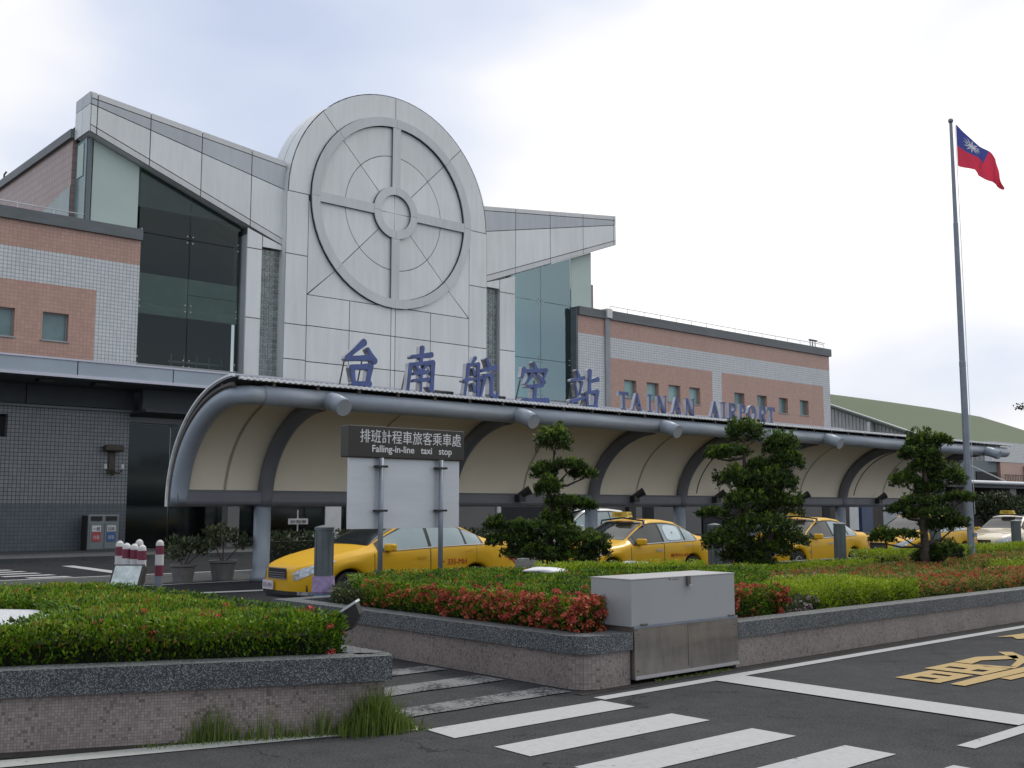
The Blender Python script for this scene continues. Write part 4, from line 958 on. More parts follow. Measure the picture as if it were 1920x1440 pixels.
# --- entrance porch ledge, frieze and lower storey
led = box('porch_ledge', 4, 62, 37.56, 40.0, 6.16, 6.70, M_JOINT_SHADE, T)
for k in range(0, 16):
    x0 = 3.05 + 3.46 * k + 0.0; x0 = 6.37 + (k - 1) * 3.46 + 0.0
    if x0 > 60: break
    box('ledge_panel', x0 + 0.02, x0 + 3.44, 37.50, 37.555, 6.22, 6.70, M_LEDGE, led)
box('ledge_lip', 4, 62, 37.44, 37.57, 6.11, 6.215, M_LEDGEH, led); box('ledge_cap', 4, 62, 37.46, 38.2, 6.705, 6.77, M_LEDGEH, led)
box('soffit', 4, 62, 37.6, 40.4, 6.08, 6.155, M_SOFFIT, T)
for x0 in (5.2, 8.8, 12.38): box('frieze_panel', x0 + .02, x0 + 3.56, 39.90, 39.96, 5.36, 6.07, M_SOFFIT, T)
box('frieze_rail', 4, 16.3, 39.84, 39.97, 5.24, 5.33, M_GREYW, T)
for x0 in (12.2, 14.1, 23.5): MB().box(x0, x0 + 0.5, 38.0, 38.5, 5.98, 6.07).build('ceiling_lamp', M_BLACK, T)
tiled(4, 16.2, 1.78, 5.24, M_TILEL, holes=[(10.2, 11.84, 4.14, 4.95)])
tiled(4, 16.2, 0.14, 1.77, M_TILEG)
box('backing_wall', 2, 16.2, 40.36, 40.45, 0.1, 6.2, M_DARK, T); box('backing_wall', 16.2, 64.6, 41.15, 41.25, 4.9, 6.2, M_DARK, T); box('frieze_end', 15.95, 16.3, 39.9, 40.35, 5.24, 6.07, M_SOFFIT, T)
box('dark_opening', 10.2, 11.84, 40.3, 40.355, 4.14, 4.95, M_DARK, T)
# entrance recess glass, mullions and side pieces
box('recess_ceiling', 16.22, 64.4, 38.6, 46.3, 5.2, 5.3, M_SOFFIT, T)
box('fascia_beam', 16.22, 64.4, 38.9, 39.2, 5.3, 6.07, M_SOFFIT, T)
eg = box('entrance_frame', 16.22, 33.0, 41.0, 41.1, 4.98, 5.19, M_FRAME, T)
for k in range(8): box('entrance_pane', 16.3 + k * 2.05, 18.3 + k * 2.05, 41.03, 41.06, 0.2, 4.97, G_DARK, eg)
box('interior_back', 16.3, 64, 46.0, 46.1, 0.14, 5.2, M_DARK, T); box('interior_floor', 16.3, 64, 41.1, 46, 0.142, 0.16, M_DARK, T)
for k, (x0, x1, m) in enumerate([(30.5, 34.6, M_BEIGE), (34.75, 35.0, M_OFFW), (35.0, 38.9, M_DARK), (38.9, 44.0, M_BEIGE), (44.0, 46.4, M_DARK), (46.4, 50.6, M_BEIGE), (50.8, 55.0, M_DARK), (55.0, 59.0, M_BEIGE), (59.1, 63.4, M_BEIGE), (63.5, 64.4, M_DARK)]):
    box('lower_wall', x0, x1, 40.1, 40.4, 0.14, 5.19, m, T)
for x in (20.0, 30.3, 44.0, 55.0): box('pillar', x, x + 0.5, 39.3, 39.8, 0.14, 5.19, M_BEIGE, T)

# free-standing notice boards and doors by the entrance
def board(x, y, w, h, z, m, label, stand=True):
    o = empty('notice_board', (x, y, 0.14), label, 'notice board')
    box('panel', x, x + w, y, y + 0.05, z, z + h, m, o); box('dark_header', x + w * .2, x + w * .9, y - 0.012, y - 0.002, z + h * 0.84, z + h * 0.96, M_DARK, o)
    if stand:
        for a in (x + 0.04, x + w - 0.08): box('leg', a, a + 0.04, y + 0.055, y + 0.09, 0.14, z + h, M_BLACK, o)
board(23.6, 37.9, 0.75, 2.1, 0.35, M_OFFW, 'tall white notice board with a dark header, left of the canopy post'); board(33.4, 34.9, 0.85, 1.75, 0.3, M_OFFW, 'white standing notice board behind the first bonsai tree')
board(60.0, 36.0, 1.0, 1.9, 0.3, M_OFFW, 'white notice board left of the blue column behind the canopy'); board(64.0, 36.0, 2.6, 1.9, 0.3, mat('pale_board', (0.33, 0.36, 0.38), 0.6, 0, 0.2, 1.0), 'wide pale board right of the blue column behind the canopy')
o = box('blue_column', 61.4, 62.7, 36.0, 36.5, 0.14, 4.4, mat('blue_column', (0.045, 0.07, 0.13), 0.5), None); tag(o, 'dark blue column between two pale boards behind the taxi canopy', 'column')
sg = empty('lane_sign', (15.9, 27.0, 0), 'small framed sign on a thin post behind the first taxi', 'sign')
MB().tube([(15.9, 27, 0), (15.9, 27, 1.6)], 0.02, 6).build('post', M_STEELL, sg); box('plate', 15.58, 16.2, 26.94, 26.975, 1.2, 1.36, M_OFFW, sg); text_xz('lettering', '計程車', 15.64, 26.93, 1.23, 0.5, 0.09, M_BLACK, sg)

# recycling bins
bn = empty('recycling_bin', (15.05, 39.3, 0.14), 'double recycling bin with a red and a blue notice against the tiled wall', 'bin')
box('body', 14.5, 15.62, 39.15, 39.72, 0.14, 1.42, M_BINB, bn, bevel=0.03); box('side_shadow_panel', 14.46, 14.495, 39.2, 39.7, 0.14, 1.38, M_CARBK, bn)
for x0, m in ((14.56, M_BINR), (15.10, M_BINBL)):
    box('door', x0, x0 + 0.46, 39.12, 39.148, 0.2, 1.12, M_GREYW, bn); box('slot', x0 + 0.03, x0 + 0.43, 39.12, 39.148, 1.2, 1.36, M_CARBK, bn)
    box('notice', x0 + 0.07, x0 + 0.39, 39.105, 39.118, 0.45, 0.80, m, bn); box('notice_head', x0 + 0.07, x0 + 0.39, 39.105, 39.118, 0.81, 1.03, M_OFFW, bn)
    text_xz('lettering', '一般' if m is M_BINR else '回收', x0 + 0.1, 39.10, 0.84, 0.26, 0.14, M_BLACK, bn); text_xz('lettering', '垃圾', x0 + 0.12, 39.10, 0.54, 0.22, 0.14, M_OFFW, bn)
# wall sconce
sc = empty('wall_lamp', (15.55, 39.9, 3.0), 'ornate bronze wall lamp with two white candle shades on the tiled wall', 'lamp')
M_BRZ = mat('bronze', (0.06, 0.05, 0.035), 0.5, 0.3, 0.2, 8)
box('back_plate', 15.45, 15.68, 39.93, 39.998, 3.0, 4.0, M_BRZ, sc); box('canopy_shield', 15.2, 15.9, 39.6, 39.95, 3.75, 3.98, M_BRZ, sc, bevel=0.05)
for dx in (-0.32, 0.32):
    MB().tube([(15.56, 39.9, 3.05), (15.56 + dx * .6, 39.75, 2.92), (15.56 + dx, 39.7, 3.08)], 0.03, 6).build('arm', M_BRZ, sc)
    MB().lathe([(0.045, 0), (0.06, 0.03), (0.05, 0.17), (0.03, 0.19)], (15.56 + dx, 39.7, 3.09), 12).build('shade', M_OFFW, sc)
MB().lathe([(0.02, 0), (0.09, 0.06), (0.03, 0.14)], (15.56, 39.8, 2.86), 10).build('finial', M_BRZ, sc)

# ------------------------------------------------------------------ taxi canopy
K = empty('taxi_canopy', (12.4, 22.6, 0), 'long curved canopy on grey tubes over the taxi rank, with cream lining', 'canopy')
YC, ZC = 19.95, 1.78
def arc(a, bb, n=22, t0=0.0, t1=90.0):
    return [(YC + a * math.sin(R(t)), ZC + bb * math.cos(R(t))) for t in np.linspace(t0, t1, n)]
RIBX = [12.37, 17.83, 23.3, 27.4, 31.6, 37.0, 43.3]
XL, XR_ = 10.32, 45.4
# back beam and front tube with the swept end at the left
pe = [(XL, y, z) for y, z in arc(2.62, 2.17, 26, 90, 4)]
ft = [(XL + 0.25, YC - 0.02, ZC + 2.185), (XL + 0.55, YC - 0.05, ZC + 2.19)]
MB().tube(pe + ft, 0.195, 14).build('end_tube', M_PIPE, K, smooth=True)
for a, b2 in zip([XL + 0.5] + RIBX, RIBX + [XR_]):
    MB().tube([(a + 0.004, YC - 0.05, ZC + 2.19), (b2 - 0.004, YC - 0.05, ZC + 2.19)], 0.205, 18).build('front_tube', M_PIPE, K, smooth=True)
MB().lathe([(0.0, 0), (0.1, 0.01), (0.17, 0.05), (0.2, 0.12)], (0, 0, 0), 14)
MB().prism([(22.42, 1.74), (22.80, 1.74), (22.84, 1.80), (22.84, 2.0), (22.78, 2.06), (22.46, 2.06), (22.40, 2.0), (22.40, 1.80)], XL - 0.12, XR_, 'yz').build('back_beam', M_RIB, K)
for i, x in enumerate(RIBX):
    pts = [(x, y, z) for y, z in arc(2.55, 2.13, 20, 92, 3)]
    MB().tube(pts, 0.175, 12).build('rib', M_RIB, K, smooth=True)
    st = MB().tube([(x, YC + 0.1, ZC + 2.17), (x, YC - 0.12, ZC + 2.18), (x, YC - 0.4, ZC + 2.12), (x, YC - 0.72, ZC + 1.99)], 0.19, 18).build('tube_stub', M_PIPE, K, smooth=True)
    MB().tube([(x, YC - 0.722, ZC + 1.988), (x, YC - 0.735, ZC + 1.983)], 0.186, 18).build('end_cap', M_PIPE, st)
    MB().lathe([(0.26, 0), (0.26, 0.10), (0.235, 0.14), (0.205, 0.22), (0.195, 0.3), (0.195, 1.8)], (x, 22.6, 0), 20).build('post', M_PIPE, K, smooth=True)
# lining panels in each bay, two per bay with a seam
bx = [XL + 0.15] + RIBX + [XR_ - 0.9]
def shell(x0, x1, a, bb, m, name, t0=2, t1=88, n=24, parent=K, th=0.0, taper=0.0):
    A = arc(a, bb, n, t0, t1); k = len(A)
    s_ = MB(); s_.add([(x0, y, z) for y, z in A] + [(x1, y, z) for y, z in A], [(i, i + k, i + k + 1, i + 1) for i in range(k - 1)])
    if th:
        B_ = arc(a + th, bb + th, n, t0, t1); s_.add([(x0, y, z) for y, z in B_] + [(x1, y, z) for y, z in B_], [(i, i + 1, i + k + 1, i + k) for i in range(k - 1)])
    return s_.build(name, m, parent, smooth=True)
for a, b2 in zip(bx[:-1], bx[1:]):
    mid = (a + b2) / 2
    for p, q in ((a + 0.02, mid - 0.01), (mid + 0.01, b2 - 0.02)):
        shell(p, q, 2.70, 2.28, M_MEMB, 'lining_panel')
    shell(mid - 0.03, mid + 0.03, 2.685, 2.265, M_SEAM, 'lining_seam')
rs = shell(XL - 0.12, XR_ + 0.35, 2.92, 2.50, M_SHEET, 'roof_sheet', -4, 92, 30, th=0.03)
# corrugated edge and gutter rail at the eave
ez, ey = ZC + 2.50, YC + 2.92 * math.sin(R(-4))
e1 = MB(); n_ = 260
for k in range(n_):
    x = XL - 0.1 + (XR_ + 0.4 - XL) * k / n_; dx = (XR_ + 0.4 - XL) / n_
    e1.box(x, x + dx * 0.55, ey - 0.06, ey + 0.05, ez - 0.055 + 0.028, ez + 0.028)
    e1.box(x + dx * 0.55, x + dx, ey - 0.05, ey + 0.05, ez - 0.07 + 0.028, ez - 0.012 + 0.028)
e1.build('eave_edge', M_EDGE, K)
A = arc(2.99, 2.57, 26, 0, 92)
MB().tube([(XL - 0.13, y, z) for y, z in A], 0.035, 6).build('verge_trim', M_EDGE, K)
MB().tube([(XL - 0.13, y, z) for y, z in arc(2.80, 2.38, 22, 0, 90)], 0.05, 6).build('verge_inner_trim', M_STRUT, K)
x = 11.0
while x < XR_:
    MB().box(x, x + 0.06, YC - 0.17, YC - 0.11, ZC + 2.36, ZC + 2.49).build('purlin_strut', M_STRUT, K); x += 1.05
for yy, zz in ((20.5, ZC + 2.42), (21.4, ZC + 2.12), (22.2, ZC + 1.42)):
    MB().box(XL - 0.1, XR_ + 0.2, yy, yy + 0.06, zz - 0.03, zz + 0.03).build('purlin', M_STRUT, K)
for x in (28.0, 37.6):
    MB().tube([(x, y, z) for y, z in arc(2.45, 2.03, 16, 80, 14)], 0.018, 6).build('drain_pipe', M_STRUT, K)
# spot lamps resting on the back beam
def spot(x, y, z, label):
    o = empty('spot_lamp', (x, y, z), label, 'lamp', 'spot lamps along the canopy beam')
    mt = Matrix.Translation((x, y, z)) @ Matrix.Rotation(R(0), 4, 'Z')
    q = MB()
    d = (VR * 0.8 + Vector((0, 0, 0.45))).normalized()
    p0 = Vector((x, y, z)); MB().tube([p0 - d * 0.02 + Vector((0, 0, 0.0)), p0 + d * 0.30, p0 + d * 0.33], [0.085, 0.12, 0.13], 8).build('housing', M_BLACK, o)
    MB().tube([p0 + d * 0.33, p0 + d * 0.34], [0.135, 0.135], 8).build('visor', M_BLACK, o)
    MB().box(x - 0.1, x + 0.13, y - 0.1, y + 0.1, z - 0.17, z + 0.02).build('ballast', M_BLACK, o)
for x, t in ((20.15, 'spot lamp on the beam between the taxi sign and the first bonsai tree'), (24.9, 'spot lamp on the beam right of the first bonsai tree'), (28.95, 'spot lamp on the beam left of the largest bonsai tree'), (33.9, 'spot lamp on the beam half hidden behind the largest bonsai tree'), (39.3, 'spot lamp on the beam left of the third bonsai tree')):
    spot(x, 22.3, 2.0, t)
def flood(x, label):
    o = MB().add([(x, 20.3, 4.3), (x + .5, 20.3, 4.3), (x + .5, 20.6, 4.3), (x, 20.6, 4.3), (x + .12, 20.3, 4.45), (x + .5, 20.3, 4.46), (x + .5, 20.55, 4.50), (x + .12, 20.55, 4.5)], [(3, 2, 1, 0), (4, 5, 6, 7), (0, 1, 5, 4), (1, 2, 6, 5), (2, 3, 7, 6), (3, 0, 4, 7)]).build('flood_lamp', M_BLACK, None); tag(o, label, 'lamp')
flood(15.68, 'black flood lamp on the canopy edge between the second and third characters'); flood(18.12 - 0.75, 'black flood lamp on the canopy edge before the fourth character')

# blue characters standing on the eave
YL = 20.10
BR = {
 '台': [((.62, 1.0), (.12, .62), .17, .10), ((.12, .60), (.86, .68), .11, .15), ((.72, .86), (.93, .60), .09, .17), ((.28, .42), (.35, .02), .15, .11), ((.26, .42), (.82, .48), .12, .15), ((.81, .48), (.72, .04), .17, .12), ((.32, .07), (.80, .09), .11, .13)],
 '南': [((.20, .80), (.88, .90), .09, .13), ((.55, 1.03), (.50, .66), .15, .11), ((.17, .62), (.07, .0), .12, .08), ((.14, .62), (.92, .72), .08, .12), ((.91, .72), (.88, .06), .16, .13), ((.88, .05), (.72, .14), .11, .03), ((.34, .60), (.44, .50), .08, .10), ((.68, .64), (.56, .50), .09, .07), ((.28, .42), (.74, .49), .07, .10), ((.26, .26), (.76, .32), .07, .10), ((.52, .50), (.50, .02), .10, .06)],
 '航': [((.36, 1.03), (.24, .84), .10, .06), ((.15, .84), (.03, .02), .11, .06), ((.14, .82), (.46, .88), .07, .10), ((.45, .88), (.44, .02), .11, .10), ((.0, .42), (.56, .54), .08, .09), ((.27, .74), (.33, .60), .06, .10), ((.27, .36), (.33, .20), .06, .10), ((.70, 1.03), (.80, .86), .09, .15), ((.56, .72), (1.0, .84), .09, .15), ((.66, .60), (.52, .04), .12, .06), ((.64, .60), (.88, .64), .08, .11), ((.87, .64), (.86, .16), .12, .10), ((.85, .14), (1.04, .03), .12, .11), ((1.04, .03), (1.05, .22), .08, .02)],
 '空': [((.48, 1.05), (.56, .88), .08, .15), ((.14, .86), (.07, .64), .13, .07), ((.12, .80), (.92, .88), .09, .12), ((.92, .89), (.83, .66), .13, .05), ((.42, .74), (.20, .48), .12, .05), ((.60, .76), (.84, .56), .09, .14), ((.26, .42), (.78, .49), .08, .12), ((.53, .46), (.49, .08), .12, .14), ((.08, .04), (.96, .09), .12, .17)],
 '站': [((.20, 1.0), (.27, .84), .07, .12), ((.02, .72), (.46, .82), .08, .11), ((.12, .64), (.20, .34), .05, .10), ((.38, .70), (.29, .36), .10, .05), ((-.02, .16), (.50, .30), .12, .08), ((.68, 1.03), (.66, .44), .14, .12), ((.68, .74), (.99, .82), .10, .14), ((.54, .42), (.59, .0), .12, .09), ((.53, .42), (.96, .49), .09, .12), ((.95, .49), (.88, .04), .15, .11), ((.58, .05), (.92, .08), .09, .12)]}
def stroke(p, q, w0, w1):
    p, q = Vector(p), Vector(q); d = (q - p).normalized(); n_ = Vector((-d.y, d.x)); o_ = []
    for a in np.linspace(-90, 90, 7): o_.append(q + (d * math.cos(R(a)) * .8 + n_ * math.sin(R(a))) * w1 / 2)
    m1 = (p + q) / 2; wm = (w0 + w1) / 2 * .86; o_.append(m1 + n_ * wm / 2)
    for a in np.linspace(90, 270, 7): o_.append(p + (d * math.cos(R(a)) * .8 + n_ * math.sin(R(a))) * w0 / 2)
    o_.append(m1 - n_ * wm / 2)
    return [tuple(v) for v in o_]
def letter(ch, x, z, w, h, label, group, name):
    o = empty(name, (x + w / 2, YL, z), label, 'sign letter', group)
    f1, f2 = MB(), MB()
    for i, st_ in enumerate(BR[ch]):
        q = [(x + a * w, z + max(-0.02, b2) * h) for a, b2 in stroke(*st_)]
        f1.prism(q, YL - 0.09 - i * .0012, YL + 0.04 + i * .0012); f2.prism(q, YL - 0.12 - i * .0015, YL - 0.111)
    f1.build('side', M_CHROME, o); f2.build('face', M_BLUE, o)
    return o
for ch, x, w, z0, h, lab in (('台', 12.80, 0.92, 4.33, 1.02, 'blue Chinese character at the left end of the row on the canopy edge'),
                      ('南', 14.52, 0.86, 4.33, 1.02, 'second blue Chinese character, 南, on the canopy edge'), ('航', 16.25, 1.00, 4.31, 0.96, 'middle blue Chinese character, 航, on the canopy edge'),
                      ('空', 18.08, 0.98, 4.31, 1.00, 'fourth blue Chinese character, 空, before the teal glass'), ('站', 19.92, 1.00, 4.29, 1.00, 'last blue Chinese character, 站, before the English name')):
    o = letter(ch, x, z0, w, h, lab, 'blue Chinese characters on the canopy', 'chinese_character')
    for dx in (0.22, 0.72): MB().tube([(x + dx * w, YL + 0.35, z0 - 0.06), (x + dx * w, YL + 0.12, z0 + 0.62)], 0.018, 5).build('stay', M_STRUT, o)
    box('foot', x + 0.05, x + w - 0.1, YL - 0.03, YL + 0.3, z0 - 0.06, z0 - 0.025, M_STRUT, o)
# serif Latin letters
def bars(spec): return spec
SER = {
 'T': [[(0, .86), (1, .86), (1, 1), (0, 1)], [(.38, 0), (.62, 0), (.62, .86), (.38, .86)], [(.24, 0), (.38, 0), (.38, .06), (.24, .06)], [(.62, 0), (.76, 0), (.76, .06), (.62, .06)], [(0, .72), (.07, .72), (.07, .86), (0, .86)], [(.93, .72), (1, .72), (1, .86), (.93, .86)]],
 'I': [[(.33, 0), (.67, 0), (.67, 1), (.33, 1)], [(.05, 0), (.33, 0), (.33, .07), (.05, .07)], [(.67, 0), (.95, 0), (.95, .07), (.67, .07)], [(.05, .93), (.33, .93), (.33, 1), (.05, 1)], [(.67, .93), (.95, .93), (.95, 1), (.67, 1)]],
 'A': [[(.72, 0), (.98, 0), (.60, 1), (.44, 1)], [(.06, 0), (.18, 0), (.50, .92), (.44, 1)], [(.27, .30), (.77, .30), (.74, .38), (.30, .38)], [(0, 0), (.06, 0), (.08, .06), (0, .06)], [(.18, 0), (.28, 0), (.28, .06), (.20, .06)]],
 'N': [[(.10, 0), (.20, 0), (.20, .9), (.10, .95)], [(.80, 0), (.90, 0), (.90, 1), (.80, 1)], [(.08, 1), (.32, 1), (.90, 0), (.72, 0)], [(0, 0), (.10, 0), (.10, .06), (0, .06)], [(.20, 0), (.30, 0), (.30, .06), (.20, .06)], [(.70, .94), (.80, .94), (.80, 1), (.70, 1)], [(.90, .94), (1, .94), (1, 1), (.90, 1)]],
 'P': [[(.14, 0), (.38, 0), (.38, 1), (.14, 1)], [(0, 0), (.14, 0), (.14, .06), (0, .06)], [(.38, 0), (.5, 0), (.5, .06), (.38, .06)], [(.38, .92), (.7, .92), (.86, .84), (.7, 1), (.38, 1)], [(.38, .44), (.7, .44), (.86, .56), (.7, .52), (.38, .52)], [(.7, .46), (.9, .56), (.95, .72), (.9, .88), (.7, .98), (.72, .72)]],
 'O': None, 'R': None}
SER['R'] = SER['P'] + [[(.5, .46), (.72, .46), (1.0, 0), (.76, 0)]]
def ring_poly(): return [[(0.5 + 0.5 * math.cos(t), 0.5 + 0.5 * math.sin(t)), (0.5 + 0.5 * math.cos(u), 0.5 + 0.5 * math.sin(u)), (0.5 + 0.27 * math.cos(u), 0.5 + 0.42 * math.sin(u)), (0.5 + 0.27 * math.cos(t), 0.5 + 0.42 * math.sin(t))] for t, u in zip(np.linspace(0, 2 * math.pi, 17)[:-1], np.linspace(0, 2 * math.pi, 17)[1:])]
SER['O'] = ring_poly()
Lw = {'T': .46, 'A': .52, 'I': .26, 'N': .52, 'R': .50, 'P': .44, 'O': .50}
pos = [('T', 21.82), ('A', 22.42), ('I', 23.20), ('N', 23.66), ('A', 24.42), ('N', 25.14), ('A', 26.50), ('I', 27.16), ('R', 27.52), ('P', 28.16), ('O', 28.72), ('R', 29.34), ('T', 29.92)]
kx = (29.15 - 21.80) / (29.92 + .46 - 21.82)
ordn = ['first letter T of the first word', 'letter A after the first T', 'letter I in the first word', 'first letter N', 'second A, between the two letters N', 'last N of the first word', 'A that starts the second word', 'I in the second word', 'R next to the I in the second word', 'P in the second word', 'round O in the second word', 'last R, before the final T', 'final T of the second word']
for (ch, x), od in zip(pos, ordn):
    x = 21.80 + (x - 21.82) * kx; w = Lw[ch] * kx * 1.02; z, h = 4.36, 0.50
    o = empty('latin_letter', (x + w / 2, YL, z), 'small blue serif ' + od + ' on the canopy', 'sign letter', 'English name on the canopy')
    f1, f2 = MB(), MB()
    for poly in SER[ch]:
        q = [(x + a * w, z + b2 * h) for a, b2 in poly]; f1.prism(q, YL - 0.05, YL + 0.05); f2.prism(q, YL - 0.058, YL - 0.052)
    f1.build('side', M_CHROME, o); f2.build('face', M_BLUE, o)
    box('foot', x + w * 0.2, x + w * 0.8, YL - 0.02, YL + 0.2, z - 0.06, z - 0.003, M_STRUT, o)

# ------------------------------------------------------------------ taxi stop sign
SG = empty('taxi_stop_sign', (9.5, 13.0, 0.4), 'brown taxi stop sign box above a blank aluminium board on two posts', 'sign')
box('sign_box', 8.46, 10.58, 13.0, 13.22, 2.385, 2.845, M_SIGNB, SG, bevel=0.012)
text_xz('lettering', '排班計程車旅客乘車處', 8.65, 12.996, 2.60, 1.86, 0.195, M_WHITE, SG, bold=0.0)
text_xz('lettering', 'Falling-in-line   taxi   stop', 8.86, 12.996, 2.435, 1.47, 0.135, M_WHITE, SG, bold=0.012)
box('back_board', 8.50, 10.53, 13.06, 13.09, 1.36, 2.38, M_ALU, SG)
for x in (9.02, 10.12):
    MB().tube([(x, 12.99, 0.35), (x, 12.99, 2.384)], 0.038, 14).build('post', M_GALV, SG, smooth=True)
    for z in (1.62, 2.26, 1.98):
        if z == 1.98: continue
        c = MB().box(x - 0.09, x + 0.09, 12.945, 13.055, z - 0.015, z + 0.015); c.tube([(x + 0.065, 12.93, z), (x + 0.065, 12.955, z)], 0.016, 8); c.build('clamp', M_BLACK, SG)

# ------------------------------------------------------------------ metal cabinet in the planter wall
CB = empty('utility_cabinet', (8.56, 7.0, 0), 'grey metal utility cabinet with a hasp, set in the planter wall', 'cabinet')
box('upper_box', 7.74, 9.345, 6.985, 7.52, 0.535, 0.975, M_BOXU, CB, bevel=0.006)
box('lid', 7.735, 9.35, 6.98, 7.525, 0.977, 0.985, M_STEELL, CB)
box('lower_panel', 7.775, 9.385, 6.985, 7.5, 0.045, 0.532, M_BOXL, CB)
box('base_rail', 7.775, 9.385, 6.97, 6.984, 0.045, 0.075, M_STEELL, CB)
box('middle_rail', 7.76, 9.37, 6.975, 6.984, 0.52, 0.545, M_GALV, CB)
for xh in (7.86, 9.22): MB().tube([(xh, 6.972, 0.552), (xh + 0.09, 6.972, 0.552)], 0.009, 8).build('hinge', M_STRUT, CB)
box('door_seam', 8.568, 8.572, 6.982, 6.984, 0.10, 0.515, M_STRUT, CB); box('hasp', 8.55, 8.59, 6.955, 6.978, 0.89, 0.985, M_STRUT, CB); MB().tube([(8.57, 6.94, 0.90), (8.57, 6.945, 0.86)], 0.018, 8).build('padlock', M_STEELL, CB)
text_xz('scratched_mark', '▼ ▬▬', 8.28, 6.983, 0.955, 0.16, 0.012, M_BLACK, CB, 0.001)
for (x, z) in ((7.80, 0.50), (7.83, 0.46), (9.33, 0.45), (9.35, 0.32), (9.36, 0.10), (7.82, 0.12)):
    MB().lathe([(0.0, 0), (0.008, 0.0), (0.008, 0.006)], (x, 6.98, z), 6).build('rivet', M_STRUT, CB)

# ------------------------------------------------------------------ flagpole and flag
FP = empty('flagpole', (26.35, 12.5, 0.4), 'tall grey metal flagpole rising behind the planter', 'flagpole')
prof = [(0.086, 0.4), (0.078, 5.2), (0.080, 5.22), (0.080, 5.32), (0.072, 5.34), (0.060, 8.9), (0.052, 8.92), (0.040, 11.55)]
MB().lathe([(r, z) for r, z in prof], (26.35, 12.5, 0), 16).build('pole', M_GALV, FP, smooth=False)
MB().lathe([(0.14, 0.40), (0.14, 0.46), (0.105, 0.48)], (26.35, 12.5, 0), 16).build('base_plate', M_GALV, FP)
MB().lathe([(0.0, 0), (0.05, 0.02), (0.07, 0.07), (0.05, 0.12), (0.0, 0.14)], (26.35, 12.5, 11.55), 14).build('finial', M_GALV, FP, smooth=True)
MB().tube([tuple(Vector((26.35, 12.5, 11.5)) + VR * 0.11), tuple(Vector((26.35, 12.5, 1.5)) + VR * 0.13)], 0.008, 4).build('halyard', M_STEELL, FP)
MB().box(26.30, 26.40, 12.36, 12.41, 0.95, 1.05).build('cleat', M_GALV, FP)
pb = sheet('flagpole_plinth', [(20.5, 11.9), (29.5, 11.9), (29.5, 12.35), (20.5, 12.35)], 0.47, M_PAVE)
TOPC = [(0.13, 11.53), (0.38, 11.29), (0.69, 10.97), (0.89, 10.80), (1.09, 10.63), (1.19, 10.29), (1.27, 9.94)]
BOTC = [(0.13, 10.42), (0.32, 10.36), (0.54, 10.32), (0.64, 10.19), (1.02, 10.05), (1.08, 9.90), (1.21, 9.78)]
def crv(C_, u):
    t = u * (len(C_) - 1); i = min(int(t), len(C_) - 2); f = t - i; return Vector(C_[i]).lerp(Vector(C_[i + 1]), f)
FB = Vector((26.35, 12.5, 0))
def flagp(u, v, off=0.0):
    p = crv(TOPC, u).lerp(crv(BOTC, u), v); wv = 0.10 * math.sin(u * 9 + v * 2.2) * u ** 0.5 + 0.05 * math.sin(u * 21 - v * 5) * u + 0.12 * u
    return FB + VR * (0.13 + (p.x - 0.13) * 1.06) + VF * (wv + off) + Vector((0, 0, p.y))
FLG = empty('flag', (26.47, 12.5, 10.4), 'red flag with a blue canton and white sun flying from the tall pole', 'flag')
def cloth(u0, u1, v0, v1, m, nm, off=0.0, n=36):
    mb = MB(); N1, N2 = max(4, int(n * (u1 - u0))), max(4, int(n * (v1 - v0)))
    mb.add([tuple(flagp(u0 + (u1 - u0) * i / N1, v0 + (v1 - v0) * j / N2, off)) for i in range(N1 + 1) for j in range(N2 + 1)],
           [(i * (N2 + 1) + j, (i + 1) * (N2 + 1) + j, (i + 1) * (N2 + 1) + j + 1, i * (N2 + 1) + j + 1) for i in range(N1) for j in range(N2)])
    o = mb.build(nm, m, FLG, smooth=True); return o
cloth(0.0, 0.5, 0.5, 1.0, M_FLR, 'red_field'); cloth(0.5, 1.0, 0.0, 1.0, M_FLR, 'red_field'); cloth(0.0, 0.5, 0.0, 0.5, M_FLB, 'blue_canton')
sun = MB(); sc_u, sc_v = 0.25, 0.25
def sp(r, a): return tuple(flagp(sc_u + r * math.cos(a) * 0.5, sc_v + r * math.sin(a) * 0.75, -0.012))
for k in range(12):
    a = k * math.pi / 6; sun.add([sp(0.12, a - 0.22), sp(0.27, a), sp(0.12, a + 0.22)], [(0, 1, 2)])
sun.add([sp(0.10, k * math.pi / 8) for k in range(16)], [tuple(range(16))]); sun.build('white_sun', M_WHITE, FLG)

# ------------------------------------------------------------------ bollards, flood lamps, pots
def bollard(x, y, z0, z1, label):
    o = empty('bollard', (x, y, z0), label, 'bollard', 'grey bollards behind the planter'); r = 0.135
    MB().lathe([(r, 0), (r, z1 - z0 - 0.05)], (x, y, z0), 16).build('shaft', M_BOLL, o); MB().lathe([(r + 0.012, 0), (r + 0.012, 0.04), (0.06, 0.065), (0.0, 0.075)], (x, y, z1 - 0.048), 16).build('cap', M_BOLL, o)
    fl = MB()
    for k in range(8):
        a = k * math.pi / 4; fl.box(r - 0.01, r + 0.008, -0.008, 0.008, 0.02, z1 - z0 - 0.08, Matrix.Translation((x, y, z0)) @ Matrix.Rotation(a, 4, 'Z'))
    fl.build('ribs', M_BOLL, o); return o
b0 = bollard(8.55, 13.75, 0.0, 1.385, 'grey bollard wrapped in posters in front of the first taxi'); 
MB().lathe([(0.155, 0), (0.17, 0.03), (0.16, 0.25)], (8.55, 13.75, 0.42), 14).build('poster', M_POSTER, b0); MB().lathe([(0.15, 0), (0.15, 0.16)], (8.55, 13.75, 0.26), 14).build('poster', M_POSTERB, b0)
